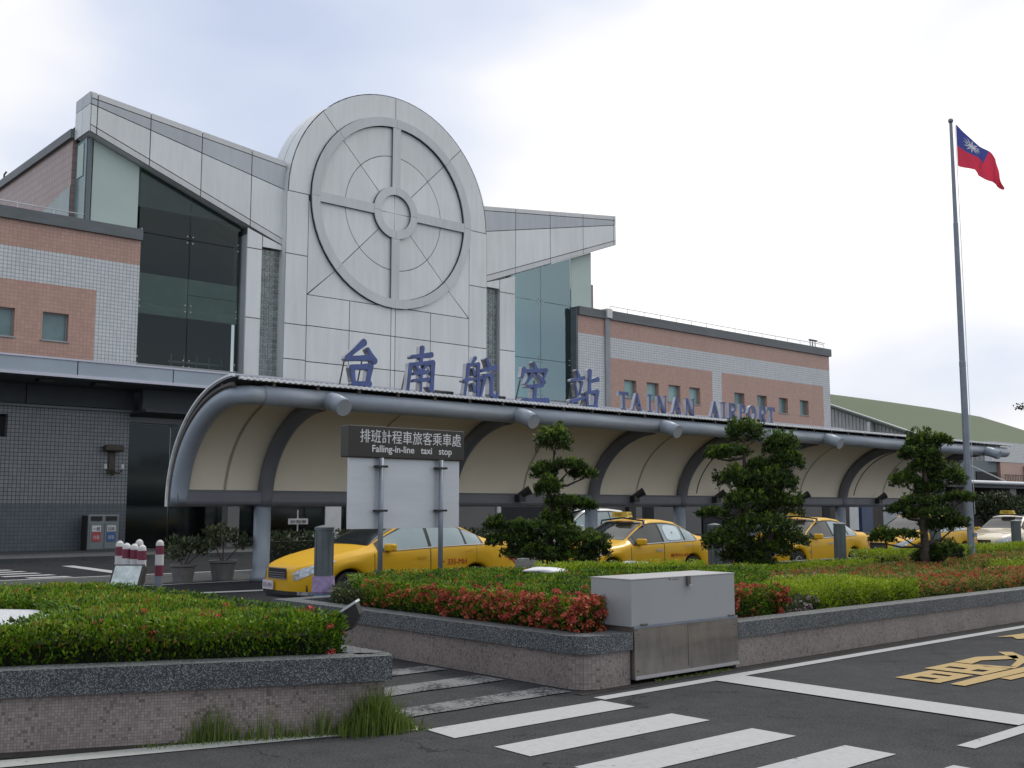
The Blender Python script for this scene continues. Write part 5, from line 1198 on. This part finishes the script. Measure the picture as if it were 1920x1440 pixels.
bollard(18.1, 14.0, 0.0, 1.32, 'grey bollard beside the rear door of the second taxi'); bollard(22.85, 14.0, 0.0, 1.30, 'grey bollard in front of the third taxi')
bollard(27.5, 14.0, 0.0, 1.22, 'grey bollard half hidden behind the third bonsai tree'); bollard(32.4, 14.0, 0.0, 1.29, 'grey bollard at the right edge in front of the last taxi')
def rpost(x, y, z1, label):
    o = empty('striped_bollard', (x, y, 0), label, 'bollard', 'maroon and white bollards left of the canopy'); r = 0.064
    h = z1; MB().lathe([(r * .95, 0), (r * .95, h - 0.58)], (x, y, 0), 14).build('shaft', M_GALV, o)
    MB().lathe([(r, 0), (r, 0.17)], (x, y, h - 0.58), 14).build('maroon_band', M_RED, o); MB().lathe([(r + .004, 0), (r + .004, 0.17)], (x, y, h - 0.408), 14).build('white_band', M_OFFW, o); MB().lathe([(r, 0), (r, 0.14)], (x, y, h - 0.236), 14).build('maroon_band', M_RED, o)
    MB().lathe([(r, 0), (r, 0.02), (r * .85, 0.06), (r * .4, 0.088), (0, 0.095)], (x, y, h - 0.095), 14).build('cap', M_OFFW, o)
Y0 = 17.0
for px, dy, z1, lab in ((6.81, 0.0, 1.145, 'leftmost maroon and white bollard of the cluster'), (6.76, -0.4, 1.12, 'second maroon and white bollard from the left'), (6.84, -0.5, 1.11, 'third maroon and white bollard from the left'), (7.21, 0.2, 1.155, 'maroon and white bollard standing behind the cluster'), (6.88, -0.7, 1.10, 'frontmost maroon and white bollard of the cluster'), (7.47, 0, 1.145, 'single maroon and white bollard standing right of the cluster')):
    rpost(px, Y0 + dy, z1, lab)
fl = empty('flood_lamp', (6.20, 15.2, 0.5), 'square mirror-glass flood lamp tilted up behind the left hedge', 'lamp')
mt = Matrix.Translation((6.20, 15.2, 0.70)) @ Matrix.Rotation(-YAW, 4, 'Z') @ Matrix.Rotation(R(-35), 4, 'X')
MB().box(-0.22, 0.22, 0.0, 0.14, -0.19, 0.19, mt).build('housing', M_BLACK, fl); MB().box(-0.19, 0.19, -0.012, -0.002, -0.16, 0.16, mt).build('lens', mat('lamp_mirror', (0.38, 0.44, 0.44), 0.15, 0.5, 0.3, 8), fl); box('foot', 6.15, 6.25, 15.2, 15.3, 0.4, 0.6, M_BLACK, fl)
f2 = empty('flood_lamp', (5.2, 8.4, 0.55), 'black flood lamp leaning out over the walkway at the corner of the left hedge', 'lamp')
mt = Matrix.Translation((5.20, 8.15, 0.72)) @ Matrix.Rotation(-YAW, 4, 'Z') @ Matrix.Rotation(R(-33), 4, 'Y')
MB().prism([(-0.20, 0.0), (0.22, 0.0), (0.20, -0.10), (0.08, -0.17), (-0.10, -0.13)], -0.11, 0.11).build('housing', M_BLACK, f2)
hs = f2.children[0]; 
for v in hs.data.vertices: v.co = (mt @ (v.co + wl(hs))) - wl(hs)
MB().box(-0.20, 0.23, -0.12, 0.12, 0.002, 0.022, mt).build('glass_rim', M_ALU, f2); box('bracket', 4.86, 5.16, 8.16, 8.20, 0.56, 0.60, M_BLACK, f2)
def pot(x, y, r, h, label, fol, stem=0.0, seed=1):
    o = empty('potted_plant', (x, y, 0), label, 'potted plant')
    MB().lathe([(r * .72, 0), (r * .78, 0.05), (r * .9, h * .55), (r * .97, h * .85), (r * 1.12, h * .9), (r * 1.12, h), (r * .95, h), (r * .9, h * .93)], (x, y, 0), 18).build('pot', M_TERRA, o, smooth=False)
    rr = np.random.default_rng(seed); Ps = []
    st = MB()
    for (dx, dz, rx, rz) in fol:
        n = int(2600 * rx * rz + 60); u = rr.normal(0, 1, (n, 3)); u /= np.linalg.norm(u, axis=1, keepdims=True); u *= rr.uniform(0.3, 1, n)[:, None] ** 0.6
        Ps.append(np.stack([x + VR.x * (dx + u[:, 0] * rx) + VF.x * u[:, 1] * rx, y + VR.y * (dx + u[:, 0] * rx) + VF.y * u[:, 1] * rx, dz + u[:, 2] * rz], 1))
        st.tube([(x, y, h * .8), tuple(Vector((x, y, dz - rz * .3)) + VR * dx)], [0.02, 0.012], 5)
    st.build('stem', M_BARK, o); Pp = np.concatenate(Ps)
    q = quadmesh('foliage', leaves(Pp, rr.normal(0, 0.6, Pp.shape) + [0, 0, .5], 0.11, 0.05, 0.3), np.clip(rr.normal(0.45, 0.22, len(Pp)), 0, 1), L_DARKL, o); q['kind'] = 'stuff'
pot(10.62, 22.9, 0.27, 0.42, 'low bushy plant in a round concrete pot, left of the canopy post', [(-0.15, 0.75, 0.32, 0.3), (0.2, 0.82, 0.3, 0.22), (0.45, 0.8, 0.25, 0.18)], seed=4)
pot(11.62, 23.0, 0.30, 0.47, 'taller round-crowned plant in a flared pot beside the canopy post', [(0.0, 1.05, 0.38, 0.24), (-0.3, 1.1, 0.2, 0.15), (0.42, 0.9, 0.25, 0.18)], seed=5)
rr_ = nrg
n = 5200; Pp = np.stack([nrg.uniform(13.8, 22.0, n), nrg.normal(25.0, 0.4, n), nrg.uniform(0.2, 1.05, n) ** 0.8], 1)
q = empty('shrub_row', (17.5, 25, 0), 'dark row of shrubs behind the first taxi', 'hedge'); box('hedge_core', 13.9, 21.9, 24.7, 25.3, 0.0, 0.8, M_HCORE, q); f_ = quadmesh('foliage', leaves(Pp, nrg.normal(0, 0.6, Pp.shape) + [0, -0.3, .5], 0.12, 0.05, 0.3), np.clip(nrg.normal(0.35, 0.2, n), 0, 1), L_DARKL, q); f_['kind'] = 'stuff'

# ------------------------------------------------------------------ cars
def interp(tab, x):
    for (a, va), (b2, vb) in zip(tab[:-1], tab[1:]):
        if x <= b2: 
            t = max(0.0, (x - a) / (b2 - a)); return va + (vb - va) * t
    return tab[-1][1]
def smooth_tab(tab, n=160):
    xs = np.linspace(tab[0][0], tab[-1][0], n); ys = np.array([interp(tab, x) for x in xs])
    for _ in range(7): ys[1:-1] = (ys[:-2] + 2 * ys[1:-1] + ys[2:]) / 4
    return list(zip(xs.tolist(), ys.tolist()))
class Car:
    def __init__(s, L, W_, top, belt, plan, roofw, wf, wr, zsill=0.20, Rw=0.30):
        s.L, s.W = L, W_ / 2; s.top = smooth_tab(top, 220); s.belt = smooth_tab(belt); s.plan = smooth_tab(plan, 220); s.rw = smooth_tab(roofw); s.wf, s.wr, s.zs, s.R = wf, wr, zsill, Rw
    def sec(s, x):
        w = interp(s.plan, x) * s.W; zt = interp(s.top, x); bl = min(interp(s.belt, x), zt - 0.03); r = interp(s.rw, x) * w
        zb = s.zs + (0.05 if x < 0.25 or x > s.L - 0.25 else 0)
        for xw in (s.wf, s.wr):
            d = abs(x - xw); Ra = s.R + 0.055
            if d < Ra: zb = max(zb, s.R + math.sqrt(Ra * Ra - d * d))
        h = zt - bl
        zl = lambda f: zb + (bl - zb) * f
        P = [(0, zt + 0.012), (.4 * r, zt + 0.010), (.75 * r, zt + 0.0), (.93 * r, zt - .03 * h), (r, zt - .13 * h)]
        for f in (.25, .5, .75): P.append((r + (w * .962 - r) * f + 0.012 * math.sin(f * math.pi), zt - .13 * h + (bl - zt + .13 * h) * f))
        P += [(w * .962, bl), (w * .990, bl - min(.06, .3 * (bl - zb))), (w, zl(.60)), (w * .995, zl(.35)), (w * .985, zl(.12)), (w * .965, zb), (w * .80, zb), (0, zb)]
        return P
    def pt(s, x, k, side, off=0.0):
        P = s.sec(x); k = max(0, min(k, len(P) - 1)); i = min(int(k), len(P) - 2); f = k - i
        y = P[i][0] + (P[i + 1][0] - P[i][0]) * f; z = P[i][1] + (P[i + 1][1] - P[i][1]) * f
        if off:
            dy, dz = P[i + 1][0] - P[i][0], P[i + 1][1] - P[i][1]; n = math.hypot(dy, dz) + 1e-9
            y += -dz / n * off; z += dy / n * off
            if x < 0.3: x -= off * 0.5
        return (x, side * y, z)
    def region(s, mb, xs, ks, side, off):
        n = len(ks); mb.add([s.pt(x, k, side, off) for x in xs for k in ks], [(i * n + j, (i + 1) * n + j, (i + 1) * n + j + 1, i * n + j + 1) for i in range(len(xs) - 1) for j in range(n - 1)])
lin = lambda a, b2, n: [a + (b2 - a) * i / n for i in range(n + 1)]
def make_car(name, label, c, paint, shape, text=None, rack=False, lampbox=True, plate='T5-MH', shade=False, glass_side=None, group='yellow taxis queueing at the canopy', cat='taxi', sidemirror=True, whitebits=False):
    root = empty(name, (0, 0, 0), label, cat, group); gs = glass_side or M_CARGS
    L = c.L; xs = sorted(set([0, .02, .05, .09, .14] + lin(.2, L - .2, 96) + [L - .14, L - .09, L - .05, L - .02, L] + [c.wf + a for a in (-.355, -.35, .35, .355)] + [c.wr + a for a in (-.355, -.35, .35, .355)]))
    mb = MB(); K_ = len(c.sec(1.0))
    for side in (-1, 1): c.region(mb, xs, list(range(K_)), side, 0)
    for xe, fl_ in ((0, 0), (L, 1)):
        P = [(xe, y, z) for y, z in c.sec(xe)]; P2 = [(xe, -y, z) for y, z in c.sec(xe)][::-1]
        poly = P + P2[1:-1]; mb.add(poly, [tuple(range(len(poly)))])
    mb.build('body', paint, root, smooth=True)
    box('underbody', .15, L - .15, -c.W * .78, c.W * .78, .16, .40, M_CARBK, root)
    xa, xb, xc, xd = shape['ws0'], shape['ws1'], shape['rw0'], shape['rw1']   # windscreen and rear window along x
    # windscreen, rear window
    for nm, x0, x1, kk, mg in (('windscreen', xa, xb, 3.3, M_CARGL), ('rear_window', xc, xd, 3.2, M_CARGL)):
        g = MB()
        for side in (-1, 1): c.region(g, lin(x0, x1, 10), lin(0, kk, 6), side, .006)
        g.build(nm, mg, root, smooth=True)
    # side glass and pillars
    bp = shape['b']; cuts = [(shape['fs'], bp - .035, 'front_window'), (bp + .035, shape['rq'], 'rear_window_side'), (shape['rq'] + .05, shape['re'], 'quarter_window')]
    for side in (-1, 1):
        t = MB(); c.region(t, lin(shape['fs'] - .12, shape['re'] + .06, 30), lin(4.02, 8.15, 6), side, .0035); t.build('window_trim', M_CARBK, root, smooth=True)
        for i, (x0, x1, nm) in enumerate(cuts):
            g = MB(); c.region(g, lin(x0, x1, 12), lin(4.35, 7.86, 6), side, .009); g.build(nm, gs if not (shade and i == 0) else M_CARGL, root, smooth=True)
        bt = MB(); c.region(bt, lin(shape['fs'] - .02, shape['re'] + .05, 20), [7.9, 8.12], side, .013); bt.build('belt_strip', M_RIM, root, smooth=True)
        for x0, x1, nm in ((shape['fs'] - .2, bp, 'door'), (bp, shape['re'] - .12, 'door')):
            gg = MB(); c.region(gg, lin(x0, x1, 12), lin(8.3, 12.2, 6), side, .002); gg.build('door_gap', M_CARBK, root, smooth=True)
            d = MB(); c.region(d, lin(x0 + .009, x1 - .009, 12), lin(8.36, 12.1, 6), side, .005); dd = d.build(nm, paint, root, smooth=True)
            hx = x1 - .27; h_ = MB(); c.region(h_, lin(hx, hx + .18, 3), [9.3, 9.45], side, .028); c.region(h_, lin(hx, hx + .18, 3), [9.45, 9.50], side, .016); h_.build('handle', M_RIM if whitebits else paint, dd)
        # headlamp, tail lamp, indicator
        hl = MB(); hx_ = lin(.035, .60, 12)
        for i_ in range(12):
            f_ = lambda x: (5.2 + 1.6 * ((x - .035) / .565) ** 1.6, 9.15 - 1.5 * ((x - .035) / .565) ** 2.0)
            vs_ = []
            for xx_ in (hx_[i_], hx_[i_ + 1]):
                lo_, hi_ = f_(xx_); vs_ += [c.pt(xx_, lo_ + (hi_ - lo_) * j / 5, side, .008) for j in range(6)]
            hl.add(vs_, [(j, 6 + j, 7 + j, j + 1) for j in range(5)])
        hl.build('headlight', M_LAMPG, root, smooth=True)
        tl = MB(); c.region(tl, lin(L - .28, L - .03, 5), lin(8.2, 9.9, 4), side, .007); tl.build('tail_light', M_TAIL, root, smooth=True)
        ss = MB(); c.region(ss, lin(c.wf + .44, c.wf + .52, 2), [10.0, 10.35], side, .008); ss.build('side_marker', M_RIM, root)
        if sidemirror:
            mx = shape['fs'] + .02; y = side * (c.W + .04)
            MB().lathe([(0, 0)], (0, 0, 0), 4)
            m_ = MB(); q = Matrix.Translation((mx + .06, y, c.pt(mx, 8, 1)[2] + .06)) @ Matrix.Rotation(side * R(-8), 4, 'Z')
            m_.box(-.06, .06, -.11, .11, -.06, .07, q); o = m_.build('mirror', paint, root, bevel=.03)
            MB().box(-.02, .02, -side * .14 - .04, -side * .14 + .05, -.07, -.02, q).build('mirror_arm', M_CARBK, root)
        for xw in (c.wf, c.wr):
            y0 = side * (c.W - .20); y1 = side * (c.W - .015)
            w_ = MB().tube([(xw, y0, c.R), (xw, y1 - side * .02, c.R), (xw, y1, c.R)], [c.R, c.R, c.R * .93], 24).build('wheel', M_TYRE, root)
            MB().tube([(xw, y1 - side * .01, c.R), (xw, y1 + side * .006, c.R)], [c.R * .64, c.R * .60], 20).build('rim', M_RIM, w_)
            cv = MB()
            for k in range(7): cv.box(-.035, .035, -.004, .004, c.R * .2, c.R * .52, Matrix.Translation((xw, y1 + side * .008, c.R)) @ Matrix.Rotation(k * 2 * math.pi / 7, 4, 'Y'))
            cv.build('rim_slots', M_CARBK, w_)
            ar = MB().tube([(xw, side * (c.W - .38), c.R + .02), (xw, side * (c.W - .03), c.R + .02)], [c.R + .06, c.R + .045], 20, caps=False).build('wheel_arch', M_CARBK, root)
    # front face: grille, intake, plate, fog lamps (follow the rounded nose)
    def nose(x_off, y0, y1, z0, z1, m, nm, n=6, parent=root):
        g = MB(); V = []
        for i in range(n + 1):
            y = y0 + (y1 - y0) * i / n; xx = x_off + 0.35 * (abs(y) / c.W) ** 4.2
            V += [(xx, y, z0), (xx, y, z1)]
        g.add(V, [(2 * i, 2 * i + 2, 2 * i + 3, 2 * i + 1) for i in range(n)]); return g.build(nm, m, parent)
    gz = shape.get('gz', (.50, .66))
    gr = nose(-.012, -.30, .30, gz[0], gz[1], M_CARBK, 'grille')
    for k in range(3): nose(-.018, -.26, .26, gz[0] + .02 + k * .036, gz[0] + .028 + k * .036, M_RIM, 'grille_slat', parent=gr)
    nose(-.019, -.31, .31, gz[1], gz[1] + .014, M_RIM, 'grille_rim', parent=gr); nose(-.019, -.31, .31, gz[0] - .012, gz[0], M_RIM, 'grille_rim', parent=gr)
    nose(-.012, -.55, .55, .235, .30, M_CARBK, 'lower_intake'); 
    for sy in (-1, 1): nose(-.016, sy * .56, sy * .76, .245, .30, M_LAMPG, 'fog_lamp', 3)
    pl_ = box('number_plate', -.045, -.03, .08, .42, .31, .46, M_PLATE, root)
    me = text_mesh(plate, 0.1); o = finish(me, 'plate_print', M_PLTXT, pl_, False); o.rotation_euler = (R(90), 0, R(-90)); o.location = Vector((-.048, .41, .345)); o.scale = (0.92, 1, 1)
    if text:
        for (tx, xx, zz, ww, hh) in text:
            o = text_xz('door_lettering', tx, xx, -c.W - .010, zz, ww, hh, M_REDTXT, root)
    if rack:
        for xr in (shape['b'] - .42,):
            MB().tube([c.pt(xr, 4.2, -1, .05), c.pt(xr, 3.2, -1, .09), (xr, 0, c.pt(xr, 0, 1)[2] + .09), c.pt(xr, 3.2, 1, .09), c.pt(xr, 4.2, 1, .05)], .018, 6).build('roof_bar', M_CARBK, root)
            MB().tube([c.pt(xr, 4.2, -1, .02), c.pt(xr + .02, 3.0, -1, .09)], .028, 6).build('bar_foot', M_RIM, root)
    if lampbox:
        xr = shape['b'] - .42; zt = c.pt(xr, 0, 1)[2]
        rb = MB().prism([(-.24, 0), (.24, 0), (.20, .12), (-.20, .12)], xr - .08, xr + .08, 'yz'); o = rb.build('roof_sign', M_YSIGN, root)
        for v in o.data.vertices: v.co.z += zt + (.10 if rack else .015)
        text_xz('roof_sign_print', 'TAXI', xr - .07, -.245, zt + .05 + (.10 if rack else 0), .14, .05, M_BLACK, root)
        me = text_mesh('TAXI', .09); o2 = finish(me, 'roof_sign_print', M_BLACK, root, False); o2.rotation_euler = (R(90), 0, R(-90)); o2.location = Vector((xr - .092, .13, zt + .03 + (.10 if rack else 0)))
    return root
topA = [(0, .58), (.06, .68), (.2, .745), (.5, .84), (.9, .93), (1.18, .985), (1.32, 1.04), (1.66, 1.24), (1.98, 1.395), (2.3, 1.455), (2.6, 1.46), (3.0, 1.42), (3.35, 1.30), (3.72, 1.13), (3.9, 1.075), (4.2, 1.06), (4.42, 1.02), (4.50, .93), (4.53, .80)]
beltA = [(0, .50), (.1, .60), (.5, .74), (.9, .84), (1.25, .905), (2.0, .945), (3.0, .985), (3.8, 1.0), (4.3, .97), (4.53, .74)]
planA = [(0, .40), (.03, .57), (.08, .69), (.16, .79), (.30, .88), (.50, .945), (.75, .985), (1.0, 1.0), (3.4, 1.0), (4.0, .975), (4.3, .93), (4.46, .86), (4.53, .74)]
roofA = [(0, .84), (.9, .84), (1.2, .82), (1.5, .76), (2.0, .685), (2.6, .67), (3.1, .68), (3.6, .74), (3.9, .80), (4.53, .84)]
carA = Car(4.53, 1.71, topA, beltA, planA, roofA, .86, 3.46)
shA = dict(ws0=1.27, ws1=1.97, rw0=3.08, rw1=3.74, fs=1.50, b=2.44, rq=3.20, re=3.58)
t1 = make_car('taxi', 'first yellow taxi of the queue with red number 335-MH on its door', carA, M_CARY, shA, text=[('335-MH', 2.80, .655, .42, .10), ('台南市', 2.64, .70, .10, .03)], plate='335-MH', lampbox=True)
t1.scale = (1.045, 1, 1); t1.location = (9.16, 15.3 + .86, 0)
topB = [(0, .56), (.06, .66), (.2, .73), (.6, .83), (1.0, .90), (1.25, .95), (1.40, 1.01), (1.75, 1.22), (2.05, 1.37), (2.3, 1.405), (2.7, 1.405), (3.05, 1.36), (3.35, 1.24), (3.66, 1.08), (3.85, 1.03), (4.15, 1.02), (4.34, .98), (4.41, .88), (4.44, .76)]
beltB = [(0, .48), (.1, .58), (.5, .70), (1.0, .81), (1.3, .87), (2.0, .90), (3.0, .93), (3.8, .95), (4.2, .93), (4.44, .70)]
planB = [(a * 4.44 / 4.53, v) for a, v in planA]; roofB = [(a * 4.44 / 4.53, v) for a, v in roofA]
carB = Car(4.44, 1.69, topB, beltB, planB, roofB, .84, 3.42)
shB = dict(ws0=1.34, ws1=2.03, rw0=3.10, rw1=3.68, fs=1.56, b=2.42, rq=3.12, re=3.52, gz=(.48, .62))
t2 = make_car('taxi', 'second yellow taxi in the queue, with a white shade in its rear window', carB, M_CARY, shB, text=[('南市SQ-031', 2.62, .60, .62, .085)], rack=True, plate='8Q-031', shade=True, whitebits=True)
t2.location = (15.62, 15.3 + .85, 0)
shd = MB(); n0 = 24
shd.add([carB.pt(2.80 + .25 * math.copysign(abs(math.cos(t)) ** .5, math.cos(t)), 6.15 - 1.55 * math.copysign(abs(math.sin(t)) ** .5, math.sin(t)), -1, .016) for t in np.linspace(0, 2 * math.pi, n0, endpoint=False)], [tuple(range(n0))])
WL[t2.name] = Vector((0, 0, 0)); shd.build('sun_shade', M_SHADE, t2); MB().lathe([(0, -.012), (.020, .0), (0, .012)], carB.pt(2.80, 6.1, -1, .02), 8).build('shade_sucker', M_CARBK, t2)
# later taxis are copies of the second without its shade
def later(src, x, y, label, drop=('sun_shade', 'shade_sucker', 'door_lettering')):
    o = copy_tree(src); o.location = (x, y, 0); o['label'] = label
    for ch in list(o.children):
        if ch.name.split('.')[0] in drop: bpy.data.objects.remove(ch)
    return o
t3 = later(t2, 22.3, 16.15, 'third yellow taxi with a yellow roof sign, behind the largest bonsai tree'); t4 = later(t1, 28.6, 16.3, 'fourth yellow taxi, seen between the third bonsai tree and the flagpole')
t5 = later(t2, 34.9, 16.2, 'last yellow taxi, coloured pale for a reflection, at the right edge of the picture')
for ch in t5.children:
    if ch.name.split('.')[0] in ('body',):
        ch.data = ch.data.copy(); ch.data.materials[0] = mat('taxi_reflection_tone', (0.62, 0.55, 0.38), 0.25, 0, 0.04, 1.5, obj=True, coat=0.9)  # pale body colour paints in a white reflection on the yellow taxi
topV = [(0, .60), (.05, .74), (.2, .85), (.6, .93), (.95, 1.0), (1.1, 1.06), (1.5, 1.34), (1.85, 1.56), (2.2, 1.63), (3.2, 1.64), (3.9, 1.58), (4.3, 1.35), (4.45, 1.1), (4.5, .8)]
carV = Car(4.5, 1.76, topV, [(0, .52), (.3, .72), (1.0, .92), (2.0, .98), (4.0, 1.02), (4.5, .78)], planB + [(4.5, .74)], [(0, .84), (1.0, .84), (1.5, .76), (2.0, .72), (3.6, .72), (4.5, .80)], .86, 3.5)
shV = dict(ws0=1.10, ws1=1.84, rw0=4.0, rw1=4.36, fs=1.36, b=2.3, rq=3.1, re=3.9)
v1 = make_car('white_car', 'white people carrier parked beyond the canopy, behind the second taxi', carV, M_CARW, shV, lampbox=False, group='', cat='car', plate='3G-552'); v1.location = (25.4, 26.6 + .88, 0)
if 'group' in v1: del v1['group']


# ------------------------------------------------------------------ buildings at the far right
GH = empty('green_roofed_hall', (104, 55, 0), 'far hall with a big pale green roof and a grey corrugated gable', 'building')
prof = [(45, 7.35), (50, 8.25), (54.6, 9.35), (60, 11.4), (64.3, 13.0), (68, 14.6), (71, 15.35), (76, 15.5)]
g = MB(); k = len(prof); XS = [104, 112, 120, 130, 140, 148, 156, 168, 185, 205]
fall = [0, 0, 0.0, .05, .15, .35, 1.1, 2.4, 4.4, 7.5]
rp = []
for X_, f in zip(XS, fall):
    for y, z in prof: rp.append((X_, y, max(5.5, z - f * (z - 5) / 10.5)))
g.add(rp, [(i * k + j, (i + 1) * k + j, (i + 1) * k + j + 1, i * k + j + 1) for i in range(len(XS) - 1) for j in range(k - 1)])
ro = g.build('roof', M_GREENR, GH, smooth=True)
for X_ in np.arange(106, 200, 2.0):
    pass
MB().tube([(103.9, y, z - 0.25) for y, z in prof], 0.20, 6).build('verge_trim', mat('verge_dark', (0.09, 0.11, 0.09), 0.7), GH)
gw = MB(); n = 70
for i in range(n):
    y0 = 45.5 + 30 * i / n; y1 = y0 + 30 / n * 0.55; h = interp(prof, y0) - 0.3; gw.box(104.78, 104.85, y0, y1, 0, h)
gw.box(104.85, 105.0, 45.5, 76, 0, 7.0); gw.prism([(45.5, 7.0), (76, 7.0)] + [(y, z - .35) for y, z in prof[::-1]], 104.86, 105.0, 'yz')
gw.build('corrugated_wall', M_CORRU, GH)
for y, z in ((59.5, 10.6), (51.5, 8.0)): box('roof_spout', 103.7, 104.5, y, y + .35, z - .9, z + .1, M_OFFW, GH)
LB = empty('side_building', (95, 42, 0), 'low side building with a pink wall, white tile band and porch at the right edge', 'building')
box('grey_wall', 88, 99.2, 44.3, 44.6, 3.5, 5.9, M_GREYW, LB); box('dark_window', 94.9, 99.0, 44.2, 44.28, 4.0, 4.9, M_DARK, LB)
box('pink_wall', 99.25, 130, 44.0, 44.6, 3.5, 5.86, M_TILEP, LB); box('white_tile_band', 97.5, 130, 43.95, 44.6, 5.865, 7.7, M_TILEW, LB)
box('blue_panel', 104.2, 106, 43.8, 43.98, 3.6, 5.6, mat('blue_wall_sign', (0.03, 0.07, 0.25), 0.4), LB)
MB().tube([(80, 40, 3.72), (130, 40, 3.72)], .16, 10).build('porch_edge', M_ALU, LB); box('porch_roof', 80, 130, 40.1, 44, 3.3, 3.72, M_SOFFIT, LB)
box('lower_wall', 66, 130, 43.0, 43.2, 0, 3.6, M_BROWNW, LB)
for x in (84.0, 92.5, 101.0): box('pillar', x, x + 1.2, 40.3, 41.2, 0, 3.3, M_BEIGE, LB)
box('wall_box', 95.4, 96.2, 42.8, 42.95, 1.9, 2.7, M_OFFW, LB)
for x in np.arange(99.5, 103.6, .35): MB().tube([(x, 43.7, 3.8), (x, 43.7, 4.7)], .025, 4).build('rail_bar', M_BRZ, LB)
MB().tube([(99.4, 43.7, 4.7), (103.7, 43.7, 4.7)], .03, 4).build('rail', M_BRZ, LB)
MB().tube([(85.0, 41.0, 5.5), (93.5, 41.0, 3.9)], .06, 6).build('diagonal_brace', M_OFFW, LB)
box('blue_white_sign', 83.2, 84.0, 41.0, 41.2, 3.8, 5.3, M_OFFW, LB); box('blue_white_sign', 84.05, 85.0, 41.0, 41.2, 3.8, 5.1, mat('blue_sign', (0.10, 0.16, 0.38), 0.5), LB)
def bush(x, y, r, h, label, seed):
    rr = np.random.default_rng(seed); o = empty('background_shrub', (x, y, 0), label, 'shrub', 'shrubs by the side building')
    n = 2600; u = rr.normal(0, 1, (n, 3)); u /= np.linalg.norm(u, axis=1, keepdims=True); u *= rr.uniform(.4, 1, n)[:, None]; u[:, :2] *= r; u[:, 2] = h / 2 + u[:, 2] * h / 2
    P_ = u + [x, y, 0]; f = quadmesh('foliage', leaves(P_, rr.normal(0, .6, P_.shape) + [0, 0, .5], .38, .14, .3), np.clip(rr.normal(.3, .2, n), 0, 1), L_DARKL, o); f['kind'] = 'stuff'
    MB().tube([(x, y, 0), (x, y, h * .6)], .08, 6).build('stem', M_BARK, o)
bush(86, 38.5, 1.8, 3.0, 'dark shrub behind the flagpole by the side building', 1); bush(90, 38.3, 1.6, 2.6, 'dark shrub right of the flagpole by the side building', 2); bush(70, 36.5, 1.5, 1.6, 'low dark shrub beyond the fourth taxi', 3)
# leafy twig entering at the right edge
tw_ = empty('overhanging_twig', (21.6, 15.4, 3.9), 'dark leafy twig tip entering the picture at the right edge', 'branch')
c0 = Vector((0, 0, HCAM)) + (VF * 1.0).normalized() * 20.0 + VR * 9.75; c0.z = 3.53
MB().tube([tuple(c0 + VR * 0.9 + Vector((0, 0, .05))), tuple(c0 + VR * .3), tuple(c0 - VR * .32 + Vector((0, 0, .02)))], [.02, .012, .005], 5).build('stem', M_BARK, tw_)
n = 260; s_ = nrg.uniform(-.35, .9, n); Pp = np.array([tuple(c0 + VR * float(a)) for a in s_]) + nrg.normal(0, .035, (n, 3)); f = quadmesh('foliage', leaves(Pp, nrg.normal(0, 1, (n, 3)), .07, .03, .4), np.clip(nrg.normal(.2, .1, n), 0, 1), L_PINE, tw_); f['kind'] = 'stuff'
